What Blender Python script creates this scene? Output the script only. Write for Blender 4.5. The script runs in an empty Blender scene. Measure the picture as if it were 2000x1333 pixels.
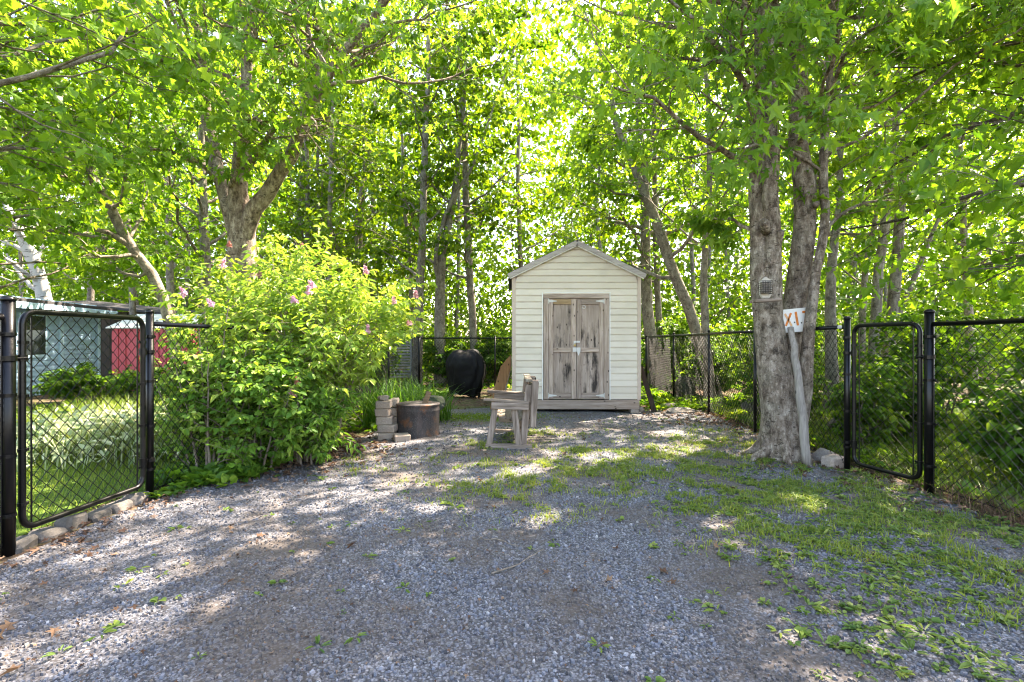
import bpy, math, random
import numpy as np
rng = np.random.default_rng(11)
random.seed(5)
R_ = math.radians

# ------------------------------------------------------------------ camera, sky, sun, exposure
scene = bpy.context.scene
CAMZ, FPX, HOR = 1.33, 1000.0, 669.0
cam_d = bpy.data.cameras.new('camera'); cam = bpy.data.objects.new('camera', cam_d)
scene.collection.objects.link(cam); scene.camera = cam
cam.location = (0, 0, CAMZ); cam.rotation_euler = (R_(90), 0, 0)
cam_d.sensor_width = 36; cam_d.lens = 18.0; cam_d.clip_start = .05; cam_d.clip_end = 2000
cam_d.shift_y = 0.00125
SUN_AZ = R_(47)        # from +Y (view direction) towards +X
SUN_EL = R_(52)
sv = np.array([math.sin(SUN_AZ)*math.cos(SUN_EL), math.cos(SUN_AZ)*math.cos(SUN_EL), math.sin(SUN_EL)])
world = bpy.data.worlds.new('World'); scene.world = world; world.use_nodes = True
wn = world.node_tree.nodes; wl = world.node_tree.links
sky = wn.new('ShaderNodeTexSky'); sky.sky_type = 'NISHITA'; sky.sun_disc = False
sky.sun_elevation = SUN_EL; sky.sun_rotation = SUN_AZ
sky.air_density = 1.0; sky.dust_density = 2.0; sky.ozone_density = 1.0
bg = wn['Background']; bg.inputs[1].default_value = 0.15
wl.new(sky.outputs[0], bg.inputs[0])
from mathutils import Vector, Matrix
sun_d = bpy.data.lights.new('sun', 'SUN'); sun_d.energy = 5.0; sun_d.angle = R_(0.55); sun_d.color = (1, .94, .84)
sun = bpy.data.objects.new('sun', sun_d); scene.collection.objects.link(sun)
sun.rotation_euler = Vector((-sv[0], -sv[1], -sv[2])).to_track_quat('-Z', 'Y').to_euler()
scene.view_settings.view_transform = 'Standard'; scene.view_settings.look = 'None'
scene.view_settings.exposure = 3.0; scene.view_settings.gamma = 1.0
scene.view_settings.use_white_balance = True; scene.view_settings.white_balance_temperature = 7500; scene.view_settings.white_balance_tint = 16
scene.render.engine = 'CYCLES'
cy = scene.cycles
cy.max_bounces = 8; cy.diffuse_bounces = 5; cy.glossy_bounces = 2; cy.transmission_bounces = 5
cy.caustics_reflective = False; cy.caustics_refractive = False
cy.pixel_filter_type = 'BLACKMAN_HARRIS'; cy.filter_width = 1.15
cy.use_denoising = True; cy.sample_clamp_indirect = 6.0

# ------------------------------------------------------------------ helpers
def P(px, py, D):                       # a photo pixel at a real depth -> world point
    return np.array([(px-1000.0)/FPX*D, D, CAMZ-(py-HOR)/FPX*D])
def gp(px, py):                         # pixel on the ground -> (x, y)
    D = FPX*CAMZ/(py-HOR); return np.array([(px-1000.0)/FPX*D, D])
def nrm(v): return v/np.maximum(np.linalg.norm(v, axis=-1, keepdims=True), 1e-9)

ORG = {}
def link(o, parent=None):
    scene.collection.objects.link(o)
    if parent is not None: o.parent = parent
    return o
def tag(o, label=None, cat=None, group=None, kind=None):
    if label: o['label'] = label
    if cat: o['category'] = cat
    if group: o['group'] = group
    if kind: o['kind'] = kind
    return o
def thing(name, label, cat, loc=(0, 0, 0), group=None):
    o = bpy.data.objects.new(name, None); o.empty_display_size = .1
    o.location = tuple(float(c) for c in loc); link(o); ORG[o.name] = np.array(loc, float)
    return tag(o, label, cat, group)

class MB:
    def __init__(s): s.v = []; s.f = []; s.a = []; s.n = 0
    def add(s, V, F, var=0.5):
        V = np.asarray(V, float).reshape(-1, 3)
        if not isinstance(F, list): F = [F]
        for q in F:
            q = np.asarray(q, np.int64)
            if q.size: s.f.append(q + s.n)
        s.v.append(V)
        s.a.append(np.broadcast_to(np.asarray(var, float), (len(V),)))
        s.n += len(V); return s
    def mesh(s, name, org=(0, 0, 0), smooth=False):
        V = np.concatenate(s.v)-np.asarray(org, float); A = np.concatenate(s.a)
        loops = np.concatenate([q.ravel() for q in s.f]).astype(np.int32)
        sizes = np.concatenate([np.full(q.shape[0], q.shape[1]) for q in s.f])
        st = np.concatenate([[0], np.cumsum(sizes)[:-1]]).astype(np.int32)
        me = bpy.data.meshes.new(name)
        me.vertices.add(len(V)); me.vertices.foreach_set('co', V.astype(np.float32).ravel())
        me.loops.add(len(loops)); me.loops.foreach_set('vertex_index', loops)
        me.polygons.add(len(st)); me.polygons.foreach_set('loop_start', st)
        me.polygons.foreach_set('use_smooth', np.full(len(st), smooth))
        at = me.attributes.new('var', 'FLOAT', 'POINT'); at.data.foreach_set('value', A.astype(np.float32))
        me.update(calc_edges=True)
        return me
    def build(s, name, mat, parent=None, smooth=False, loc=None):
        org = ORG[parent.name] if parent is not None else (np.zeros(3) if loc is None else np.array(loc, float))
        me = s.mesh(name, org, smooth); me.materials.append(mat)
        o = bpy.data.objects.new(name, me); link(o, parent)
        if parent is None: o.location = tuple(org)
        ORG[o.name] = org
        return o

# chamfered box template
def _boxt():
    idx = {}; sg = []; ax = []
    for sx in (-1, 1):
        for sy in (-1, 1):
            for sz in (-1, 1):
                for a in range(3):
                    idx[(sx, sy, sz, a)] = len(sg); sg.append((sx, sy, sz)); ax.append(a)
    sg = np.array(sg, float); ax = np.array(ax)
    co = sg.copy()*.9; co[np.arange(24), ax] = sg[np.arange(24), ax]
    quads = []; tris = []
    S = (-1, 1)
    def key(d, a): return idx[(d[0], d[1], d[2], a)]
    for a in range(3):
        b, c = (a+1) % 3, (a+2) % 3
        for s in S:
            q = []
            for (u, v) in ((-1, -1), (1, -1), (1, 1), (-1, 1)):
                d = [0, 0, 0]; d[a] = s; d[b] = u; d[c] = v; q.append(key(d, a))
            quads.append(q)
    for a, b, c in ((0, 1, 2), (1, 2, 0), (0, 2, 1)):
        for sa in S:
            for sb in S:
                d = [0, 0, 0]; d[a] = sa; d[b] = sb
                m = list(d); m[c] = -1; p = list(d); p[c] = 1
                quads.append([key(m, a), key(p, a), key(p, b), key(m, b)])
    for sx in S:
        for sy in S:
            for sz in S: tris.append([idx[(sx, sy, sz, 0)], idx[(sx, sy, sz, 1)], idx[(sx, sy, sz, 2)]])
    def fix(f):
        p = co[f]; n = np.cross(p[1]-p[0], p[2]-p[0])
        return f if np.dot(n, p.mean(0)) > 0 else f[::-1]
    return sg, ax, np.array([fix(q) for q in quads]), np.array([fix(t) for t in tris])
_BS, _BA, _BQ, _BT = _boxt()
def box(mb, c, s, rot=None, bev=.004, var=.5, jit=0.0):
    h = np.asarray(s, float)/2; bev = min(bev, h.min()*.45)
    V = _BS*(h-bev); V[np.arange(24), _BA] = (_BS*h)[np.arange(24), _BA]
    if jit: V = V+rng.normal(0, jit, (8, 3)).repeat(3, axis=0)
    if rot is not None: V = V@np.asarray(rot).T
    mb.add(V+np.asarray(c, float), [_BQ, _BT], var); return mb
def beam(mb, p0, p1, w, t, side=(0, 1, 0), bev=.004, var=.5, jit=0.0):   # long axis p0->p1, t along 'side', w across
    p0, p1 = np.asarray(p0, float), np.asarray(p1, float)
    x = p1-p0; L = np.linalg.norm(x); x = x/L
    y = np.asarray(side, float); y = y-x*np.dot(x, y); y = y/np.linalg.norm(y); z = np.cross(x, y)
    return box(mb, (p0+p1)/2, (L, t, w), np.stack([x, y, z], 1), bev, var, jit)
def rotz(a): c, s = math.cos(a), math.sin(a); return np.array([[c, -s, 0], [s, c, 0], [0, 0, 1.]])
def rotx(a): c, s = math.cos(a), math.sin(a); return np.array([[1., 0, 0], [0, c, -s], [0, s, c]])
def roty(a): c, s = math.cos(a), math.sin(a); return np.array([[c, 0, s], [0, 1., 0], [-s, 0, c]])

def tubes(mb, C, R, sides=5, var=.5, cap=False, bumps=0.0):
    """C (n,k,3) centre lines, R (n,k) radii"""
    C = np.asarray(C, float); R = np.asarray(R, float)
    if C.ndim == 2: C = C[None]; R = R[None]
    n, k, _ = C.shape
    T = nrm(np.gradient(C, axis=1))
    chord = nrm(C[:, -1]-C[:, 0])
    ref = np.where(np.abs(chord[:, 2:3]) > .8, np.array([[1., 0, 0]]), np.array([[0, 0, 1.]]))
    A = nrm(np.cross(T, ref[:, None, :])); B = np.cross(T, A)
    th = np.arange(sides)/sides*2*math.pi
    RR = R[:, :, None]*np.ones(sides)
    if bumps: RR = RR*(1+rng.normal(0, bumps, RR.shape))
    V = C[:, :, None, :]+RR[..., None]*(A[:, :, None, :]*np.cos(th)[None, None, :, None]+B[:, :, None, :]*np.sin(th)[None, None, :, None])
    i = np.arange(k-1)[:, None]; j = np.arange(sides)[None, :]; j2 = (j+1) % sides
    q = np.stack([i*sides+j, i*sides+j2, (i+1)*sides+j2, (i+1)*sides+j], -1).reshape(-1, 4)
    q = q[:, ::-1]
    F = (q[None]+(np.arange(n)*k*sides)[:, None, None]).reshape(-1, 4)
    fs = [F]
    if cap:
        e0 = np.arange(sides)[None]+(np.arange(n)*k*sides)[:, None]
        e1 = np.arange(sides)[::-1][None]+(np.arange(n)*k*sides+(k-1)*sides)[:, None]
        fs += [e0, e1]
    vv = var if np.ndim(var) == 0 else np.repeat(np.asarray(var), k*sides)
    mb.add(V.reshape(-1, 3), fs, vv); return mb
def rod(mb, p0, p1, r0, r1=None, sides=10, k=2, cap=True, var=.5):
    r1 = r0 if r1 is None else r1
    s = np.linspace(0, 1, k)[:, None]
    return tubes(mb, (np.asarray(p0, float)*(1-s)+np.asarray(p1, float)*s), r0+(r1-r0)*s[:, 0], sides, var, cap)
def resample(pts, k, wig=0.0):
    pts = np.asarray(pts, float); w = pts.shape[1]
    n = len(pts)
    if n > 2:                                                     # Catmull-Rom
        q = np.concatenate([[2*pts[0]-pts[1]], pts, [2*pts[-1]-pts[-2]]])
        out = []
        for t in np.linspace(0, n-1-1e-6, 8*n):
            i = int(t); u = t-i; a, b, c, d = q[i:i+4]
            out.append(.5*((2*b)+(-a+c)*u+(2*a-5*b+4*c-d)*u*u+(-a+3*b-3*c+d)*u**3))
        pts = np.array(out)
    L = np.concatenate([[0], np.cumsum(np.linalg.norm(np.diff(pts[:, :3], axis=0), axis=1))])
    t = np.linspace(0, L[-1], k)
    out = np.stack([np.interp(t, L, pts[:, j]) for j in range(w)], 1)
    if wig: out[1:-1, :3] += rng.normal(0, wig, (k-2, 3))
    return out

# ------------------------------------------------------------------ materials
def newmat(name):
    m = bpy.data.materials.new(name); m.use_nodes = True
    nt = m.node_tree; nt.nodes.clear()
    return m, nt.nodes, nt.links
class G:                                       # tiny node helper
    def __init__(s, name):
        s.m, s.n, s.l = newmat(name); s.out = s.n.new('ShaderNodeOutputMaterial')
    def node(s, t, **kw):
        nd = s.n.new(t)
        for k, v in kw.items(): setattr(nd, k, v)
        return nd
    def put(s, sock, v):
        if hasattr(v, 'is_linked'): s.l.new(v, sock)
        else: sock.default_value = v
    def coord(s, scale=(1, 1, 1), kind='Object', loc=(0, 0, 0)):
        tc = s.node('ShaderNodeTexCoord'); mp = s.node('ShaderNodeMapping')
        mp.inputs['Scale'].default_value = scale; mp.inputs['Location'].default_value = loc
        s.l.new(tc.outputs[kind], mp.inputs[0]); return mp.outputs[0]
    def noise(s, vec, scale, detail=4, rough=.6, out=0):
        nd = s.node('ShaderNodeTexNoise'); s.l.new(vec, nd.inputs['Vector'])
        nd.inputs['Scale'].default_value = scale; nd.inputs['Detail'].default_value = detail
        nd.inputs['Roughness'].default_value = rough; return nd.outputs[out]
    def voro(s, vec, scale, out='Distance', feature='F1'):
        nd = s.node('ShaderNodeTexVoronoi', feature=feature); s.l.new(vec, nd.inputs['Vector'])
        nd.inputs['Scale'].default_value = scale; return nd.outputs[out]
    def ramp(s, fac, stops):
        nd = s.node('ShaderNodeValToRGB'); s.l.new(fac, nd.inputs[0])
        el = nd.color_ramp.elements
        while len(el) < len(stops): el.new(.5)
        for e, (p, c) in zip(el, stops):
            e.position = p; e.color = (c[0], c[1], c[2], 1) if np.ndim(c) else (c, c, c, 1)
        return nd.outputs[0]
    def mix(s, fac, a, b, mode='MIX'):
        nd = s.node('ShaderNodeMix', data_type='RGBA', blend_type=mode)
        s.put(nd.inputs[0], fac)
        for i, v in ((6, a), (7, b)):
            if hasattr(v, 'is_linked'): s.l.new(v, nd.inputs[i])
            else: nd.inputs[i].default_value = (*v, 1) if len(v) == 3 else v
        return nd.outputs[2]
    def math(s, op, a, b=0.0):
        nd = s.node('ShaderNodeMath', operation=op); s.put(nd.inputs[0], a); s.put(nd.inputs[1], b); return nd.outputs[0]
    def attr(s, nm='var'):
        nd = s.node('ShaderNodeAttribute'); nd.attribute_name = nm; return nd.outputs['Fac']
    def bump(s, h, strength=.4, dist=.01):
        nd = s.node('ShaderNodeBump'); s.l.new(h, nd.inputs['Height'])
        nd.inputs['Strength'].default_value = strength; nd.inputs['Distance'].default_value = dist; return nd.outputs[0]
    def bsdf(s, col, rough=.6, spec=.3, metal=0.0, normal=None):
        b = s.node('ShaderNodeBsdfPrincipled')
        s.put(b.inputs['Base Color'], col if hasattr(col, 'is_linked') else (*col, 1))
        s.put(b.inputs['Roughness'], rough); b.inputs['Specular IOR Level'].default_value = spec
        b.inputs['Metallic'].default_value = metal
        if normal is not None: s.l.new(normal, b.inputs['Normal'])
        return b.outputs[0]
    def done(s, sh): s.l.new(sh, s.out.inputs[0]); return s.m

def leaf_mat(name, c0, c1, c2, tr, tfac=.45, rough=.5, spec=.2):
    g = G(name); a = g.attr()
    col = g.ramp(a, [(0, c0), (.5, c1), (1, c2)])
    n = g.noise(g.coord(), .35, 2)
    col = g.mix(g.ramp(n, [(.35, 0), (.7, 1)]), col, g.mix(1.0, col, (1.25, 1.12, .8), 'MULTIPLY'))
    p = g.bsdf(col, rough, spec)
    t = g.node('ShaderNodeBsdfTranslucent')
    g.l.new(g.mix(1.0, col, tr, 'MULTIPLY'), t.inputs[0])
    mx = g.node('ShaderNodeMixShader'); mx.inputs[0].default_value = tfac
    g.l.new(p, mx.inputs[1]); g.l.new(t.outputs[0], mx.inputs[2])
    return g.done(mx.outputs[0])
def bark_mat(name, c0, c1, c2, sc=18, bstr=.7, lichen=.25):
    g = G(name); v = g.coord((1, 1, .45)); v2 = g.coord()
    n = g.noise(v, sc, 8, .72); big = g.noise(v2, 3.2, 5, .65); fine = g.noise(v2, 75, 3, .6)
    wv = g.node('ShaderNodeVectorMath', operation='ADD'); g.l.new(g.coord((1, 1, .3)), wv.inputs[0]); g.l.new(g.mix(1.0, g.noise(v2, 14, 4, .7, out=1), (.16, .16, .10), 'MULTIPLY'), wv.inputs[1])
    cr = g.voro(wv.outputs[0], sc*1.5, feature='DISTANCE_TO_EDGE')
    col = g.ramp(n, [(.36, c0), (.5, c1), (.63, c2)])
    col = g.mix(g.ramp(big, [(.48, 0), (.62, lichen)]), col, (.36, .35, .28))
    col = g.mix(g.ramp(g.noise(v2, 7.5, 6, .75), [(.54, 0), (.64, .75)]), col, tuple(x*.42 for x in c0))
    col = g.mix(g.ramp(fine, [(.62, 0), (.68, .55)]), col, (.42, .40, .36))
    col = g.mix(g.ramp(g.noise(g.coord((14, 14, 45), loc=(4, 4, 4)), 1.0, 2, .5), [(.64, 0), (.70, .8)]), col, tuple(x*.3 for x in c0))
    col = g.mix(g.ramp(cr, [(.0, .28), (.14, 0)]), col, tuple(x*.4 for x in c0))
    h = g.mix(.3, n, g.ramp(cr, [(0, 0), (.3, 1)]))
    return g.done(g.bsdf(col, .85, .15, normal=g.bump(h, bstr, .025)))
def wood_mat(name, c0, c1, c2, axis=2, knots=True, sc=1.0, stain=0.0, bstr=.35):
    g = G(name)
    s = [34*sc]*3; s[axis] = 2.2*sc
    v = g.coord(tuple(s)); v2 = g.coord()
    n = g.noise(v, 1.0, 5, .65)
    col = g.ramp(n, [(.3, c0), (.52, c1), (.74, c2)])
    tone = g.noise(v2, 2.3, 3, .5)
    col = g.mix(g.ramp(tone, [(.3, .5), (.65, 0)]), col, tuple(x*.62 for x in c1))
    oi = g.node('ShaderNodeObjectInfo')
    col = g.mix(1.0, col, g.ramp(oi.outputs['Random'], [(0, .78), (1, 1.16)]), 'MULTIPLY')
    if knots:
        s2 = [9.0, 9.0, 9.0]; s2[axis] = 5.0
        k = g.voro(g.coord(tuple(s2), loc=(.3, .7, .1)), 1.0)
        col = g.mix(g.ramp(k, [(.07, .9), (.13, 0)]), col, tuple(x*.18 for x in c0))
    if stain:
        st = g.noise(g.coord((7, 7, 1.6), loc=(2.2, 0, 1.3)), 1.0, 5, .65)
        col = g.mix(g.ramp(st, [(.50, 0), (.64, stain)]), col, (.035, .03, .028))
    return g.done(g.bsdf(col, .85, .12, normal=g.bump(n, bstr, .006)))
def plain(name, c, rough=.5, spec=.4, metal=0.0, var=.25, sc=8.0, bstr=0.0, dirt=None):
    g = G(name); n = g.noise(g.coord(), sc, 4, .6)
    col = g.mix(g.ramp(n, [(.3, 0), (.7, 1)]), tuple(x*(1-var) for x in c), tuple(min(x*(1+var), .9) for x in c))
    if dirt:
        d = g.noise(g.coord(loc=(3, 1, 7)), dirt[1], 5, .7); col = g.mix(g.ramp(d, [(dirt[2], 0), (dirt[2]+.15, dirt[3])]), col, dirt[0])
    return g.done(g.bsdf(col, rough, spec, metal, g.bump(n, bstr, .01) if bstr else None))

M = {}
M['maple'] = leaf_mat('maple leaf', (.045, .12, .013), (.085, .19, .02), (.155, .26, .034), (2.4, 2.15, .85), .5)
M['maple_near'] = leaf_mat('near maple leaf', (.055, .14, .018), (.10, .21, .028), (.17, .28, .045), (2.3, 2.1, .9), .48, .45, .25)
M['wood_leaf'] = leaf_mat('woodland leaf', (.035, .095, .009), (.075, .16, .014), (.145, .23, .026), (2.2, 2.0, .7), .42)
M['lilac'] = leaf_mat('lilac leaf', (.075, .17, .022), (.14, .26, .04), (.25, .35, .085), (1.9, 1.8, .9), .38, .42, .28)
M['round_leaf'] = leaf_mat('round shrub leaf', (.05, .13, .02), (.095, .21, .035), (.18, .29, .06), (1.9, 1.8, .8), .36)
M['under_leaf'] = leaf_mat('understory leaf', (.03, .09, .012), (.07, .16, .02), (.15, .24, .035), (2.2, 2.0, .8), .45)
M['grass'] = leaf_mat('grass blade', (.06, .12, .018), (.13, .20, .032), (.25, .29, .07), (1.8, 1.7, .8), .35)
M['weed'] = leaf_mat('weed leaf', (.05, .11, .025), (.10, .17, .04), (.20, .25, .07), (1.7, 1.7, .8), .3)
M['lily'] = leaf_mat('day lily blade', (.025, .085, .015), (.05, .13, .022), (.12, .22, .05), (1.8, 1.8, .8), .35)
M['pale_leaf'] = leaf_mat('variegated leaf', (.10, .19, .06), (.30, .38, .24), (.58, .62, .50), (1.3, 1.3, 1.0), .3)
M['dead_leaf'] = leaf_mat('fallen leaf', (.055, .032, .023), (.11, .066, .048), (.22, .155, .115), (1.2, 1.0, .7), .15, .7, .15)
M['moss'] = leaf_mat('moss', (.06, .12, .015), (.11, .18, .02), (.17, .24, .03), (1.4, 1.4, .6), .2, .8, .1)
M['petal'] = leaf_mat('lilac petal', (.45, .24, .38), (.56, .36, .50), (.70, .54, .65), (1.2, 1.1, 1.2), .35)
M['petal_old'] = leaf_mat('faded lilac petal', (.28, .10, .12), (.38, .17, .18), (.45, .26, .26), (1.2, 1.0, 1.0), .3)
M['bark'] = bark_mat('maple bark', (.10, .083, .066), (.205, .175, .143), (.32, .285, .235), 17, .8, .35)
M['bark_rough'] = bark_mat('rough old bark', (.09, .065, .047), (.25, .195, .15), (.50, .425, .35), 15, 1.0, .25)
M['bark_far'] = bark_mat('woodland bark', (.11, .09, .07), (.20, .17, .135), (.30, .265, .21), 14, .5, .3)
M['bark_dark'] = bark_mat('dark woodland bark', (.06, .05, .04), (.11, .09, .07), (.17, .145, .115), 14, .5, .2)
M['twig'] = plain('twig', (.20, .165, .13), .8, .15, var=.45, sc=30)
def birch():
    g = G('birch bark'); v = g.coord((3, 3, 16)); n = g.noise(v, 1.0, 4, .6)
    col = g.mix(g.ramp(n, [(.56, 0), (.63, 1)]), (.36, .35, .32), (.045, .04, .035))
    col = g.mix(g.ramp(g.noise(g.coord((40, 40, 60)), 1.0, 3), [(.4, .3), (.7, 0)]), col, (.35, .33, .3))
    return g.done(g.bsdf(col, .7, .2, normal=g.bump(n, .3, .01)))
M['birch'] = birch()
GREY = ((.23, .16, .12), (.44, .345, .285), (.62, .515, .445))
M['grey_x'] = wood_mat('weathered board grain x', *GREY, axis=0)
M['grey_y'] = wood_mat('weathered board grain y', *GREY, axis=1)
M['grey_z'] = wood_mat('weathered board grain z', *GREY, axis=2)
M['fascia'] = wood_mat('pale weathered fascia', (.30, .255, .23), (.48, .43, .40), (.62, .57, .54), axis=0)
M['ply'] = wood_mat('weathered plywood', (.27, .195, .15), (.46, .365, .305), (.60, .495, .43), axis=2, sc=.8, stain=.95)
M['newwood'] = wood_mat('newer tan board', (.34, .22, .11), (.46, .32, .18), (.56, .42, .27), axis=0)
M['bench'] = wood_mat('old bench timber', (.09, .066, .048), (.25, .195, .155), (.46, .385, .325), axis=2, sc=1.1)
M['bench_x'] = wood_mat('old bench timber x', (.09, .066, .048), (.25, .195, .155), (.46, .385, .325), axis=0, sc=1.1)
M['bench_y'] = wood_mat('old bench timber y', (.10, .085, .065), (.20, .17, .135), (.30, .265, .22), axis=1, sc=1.1)
M['brown'] = wood_mat('brown leaning board', (.20, .10, .05), (.32, .17, .08), (.42, .25, .13), axis=2, sc=.8)
M['darkboard'] = wood_mat('dark wet board', (.03, .022, .018), (.055, .04, .032), (.09, .07, .055), axis=2)
M['pole'] = wood_mat('silver grey pole', (.19, .165, .14), (.36, .32, .28), (.54, .49, .44), axis=2, sc=1.3)
M['log'] = wood_mat('split firewood', (.16, .10, .06), (.28, .19, .12), (.40, .30, .21), axis=0)
def siding_mat():
    g = G('vinyl siding'); oi = g.node('ShaderNodeObjectInfo')
    col = g.mix(oi.outputs['Random'], (.66, .585, .48), (.74, .665, .56))
    d = g.noise(g.coord((1.5, 1.5, 3)), 1.0, 5, .65)
    col = g.mix(g.ramp(d, [(.46, 0), (.72, .35)]), col, (.45, .40, .31))
    gr = g.noise(g.coord((4, 4, 160)), 1.0, 3, .6)
    return g.done(g.bsdf(col, .5, .35, normal=g.bump(gr, .12, .004)))
M['siding'] = siding_mat()
M['trim'] = plain('beige corner trim', (.56, .45, .37), .5, .3, var=.07, sc=3, dirt=((.35, .3, .25), 5, .55, .35))
M['white_trim'] = plain('white trim', (.76, .75, .71), .5, .35, var=.05, sc=4, dirt=((.45, .42, .36), 6, .56, .4))
M['white_metal'] = plain('white painted metal', (.62, .61, .58), .45, .4, var=.05, dirt=((.40, .30, .22), 22, .6, .6))
M['brass'] = plain('brass padlock', (.45, .33, .12), .4, .5, .8)
M['vinyl'] = plain('black vinyl coated steel', (.0035, .0035, .004), .3, .3, var=.3, sc=14, dirt=((.015, .015, .014), 9, .64, .4))
M['wire'] = plain('black coated wire', (.003, .003, .003), .5, .2, var=.2)
M['galv'] = plain('galvanised fitting', (.35, .36, .37), .4, .5, .6)
def rust():
    g = G('rusted drum steel'); n = g.noise(g.coord((1, 1, .4)), 9, 6, .7); n2 = g.noise(g.coord(loc=(5, 2, 1)), 4.5, 5, .65)
    col = g.ramp(n, [(.3, (.028, .026, .026)), (.5, (.06, .053, .052)), (.68, (.105, .08, .072))])
    col = g.mix(g.ramp(n2, [(.56, 0), (.68, .8)]), col, (.20, .085, .035))
    f = g.noise(g.coord(), 60, 3, .7)
    col = g.mix(g.ramp(f, [(.55, 0), (.66, .45)]), col, (.18, .17, .17))
    return g.done(g.bsdf(col, .7, .3, .25, g.bump(f, .4, .004)))
M['rust'] = rust()
def concrete(name, c, tint):
    g = G(name); n = g.noise(g.coord(), 55, 4, .75); b = g.noise(g.coord(), 5, 3)
    col = g.mix(g.ramp(n, [(.35, 0), (.65, 1)]), tuple(x*.6 for x in c), c)
    col = g.mix(g.ramp(b, [(.4, 0), (.65, .6)]), col, tint)
    return g.done(g.bsdf(col, .9, .15, normal=g.bump(n, .7, .006)))
M['block'] = concrete('concrete block', (.42, .36, .31), (.36, .26, .19))
M['edging'] = concrete('edging block', (.14, .128, .118), (.085, .075, .06))
M['rock'] = concrete('field stone', (.27, .25, .23), (.22, .17, .13))
M['darkrock'] = concrete('dark boulder', (.09, .095, .08), (.06, .085, .035))
M['cover'] = plain('black grill cover', (.003, .003, .0035), .6, .2, var=.5, sc=7, bstr=.8)
M['sign'] = plain('white sign board', (.80, .79, .75), .5, .35, var=.05, sc=6, dirt=((.30, .22, .16), 14, .62, .6))
M['orange'] = plain('faded orange paint', (.72, .22, .05), .6, .25, var=.3, sc=30)
M['orange_faded'] = plain('sun bleached orange paint', (.75, .42, .22), .6, .25, var=.25, sc=25)
M['shingle'] = plain('dark roof shingle', (.06, .058, .06), .9, .15, var=.4, sc=40, bstr=.5)
M['feeder'] = plain('pale feeder wood', (.50, .45, .38), .7, .2, var=.15, sc=12)
M['suet'] = plain('suet cake', (.22, .19, .16), .8, .2, var=.4, sc=40)
M['blue'] = plain('pale blue clapboard', (.36, .55, .72), .55, .3, var=.08, sc=3)
M['bluetrim'] = plain('blue house trim', (.45, .66, .82), .5, .3, var=.06)
M['red'] = plain('red painted metal', (.55, .085, .11), .5, .35, var=.12, sc=3, dirt=((.25, .12, .1), 7, .62, .4))
M['palemetal'] = plain('pale grey metal roof', (.52, .54, .52), .5, .4, var=.1)
M['brownwall'] = wood_mat('dark brown wall boards', (.05, .038, .028), (.085, .065, .05), (.12, .095, .075), axis=2)
M['glass'] = plain('window glass', (.03, .04, .045), .08, .6, var=.1)
M['slat'] = plain('grey slats', (.40, .42, .43), .6, .3, var=.1)
def soil():
    g = G('forest floor'); c = g.coord()
    v = g.voro(c, 16, 'Color'); n = g.noise(c, 1.3, 5, .65); f = g.noise(c, 40, 5, .7)
    col = g.ramp(v, [(.1, (.055, .038, .025)), (.5, (.11, .075, .05)), (.9, (.19, .135, .09))])
    col = g.mix(g.ramp(f, [(.35, 0), (.6, .6)]), col, (.05, .04, .028))
    col = g.mix(g.ramp(n, [(.48, 0), (.62, .7)]), col, (.065, .11, .025))
    return g.done(g.bsdf(col, .95, .1, normal=g.bump(f, .6, .03)))
M['soil'] = soil()
def lawnm():
    g = G('lawn soil'); c = g.coord(); n = g.noise(c, 30, 5, .7)
    col = g.ramp(n, [(.3, (.05, .09, .015)), (.6, (.11, .18, .03)), (.8, (.16, .22, .05))])
    return g.done(g.bsdf(col, .95, .1, normal=g.bump(n, .6, .03)))
M['lawn'] = lawnm()
def gravelm():
    g = G('gravel bed'); c = g.coord()
    v = g.voro(c, 88, 'Color'); d = g.voro(c, 88, 'Distance'); n = g.noise(c, 1.1, 5, .6); f = g.noise(c, 130, 4, .7)
    bw = g.node('ShaderNodeRGBToBW'); g.l.new(v, bw.inputs[0])
    col = g.ramp(bw.outputs[0], [(.15, (.05, .052, .06)), (.5, (.13, .135, .15)), (.85, (.24, .245, .27))])
    col = g.mix(g.ramp(d, [(.35, 0), (.75, .75)]), col, (.025, .024, .025))
    col = g.mix(g.ramp(n, [(.44, 0), (.62, .75)]), col, (.085, .066, .05))
    col = g.mix(g.ramp(f, [(.45, 0), (.7, .35)]), col, (.06, .05, .045))
    return g.done(g.bsdf(col, .85, .25, normal=g.bump(d, -.6, .012)))
M['gravel'] = gravelm()
def stonem():
    g = G('crushed stone'); a = g.attr(); f = g.noise(g.coord(), 220, 3, .7)
    col = g.ramp(a, [(0, (.03, .031, .036)), (.25, (.085, .09, .105)), (.38, (.115, .10, .088)), (.45, (.12, .127, .148)), (.66, (.17, .18, .21)), (.76, (.20, .178, .155)), (.84, (.25, .255, .28)), (1, (.46, .44, .42))])
    col = g.mix(1.0, col, g.ramp(f, [(.3, .75), (.7, 1.2)]), 'MULTIPLY')
    dn = g.noise(g.coord(), 1.1, 5, .6)
    col = g.mix(g.ramp(dn, [(.44, 0), (.62, .7)]), col, (.095, .076, .06))
    return g.done(g.bsdf(col, .72, .3))
M['stone'] = stonem()

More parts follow.
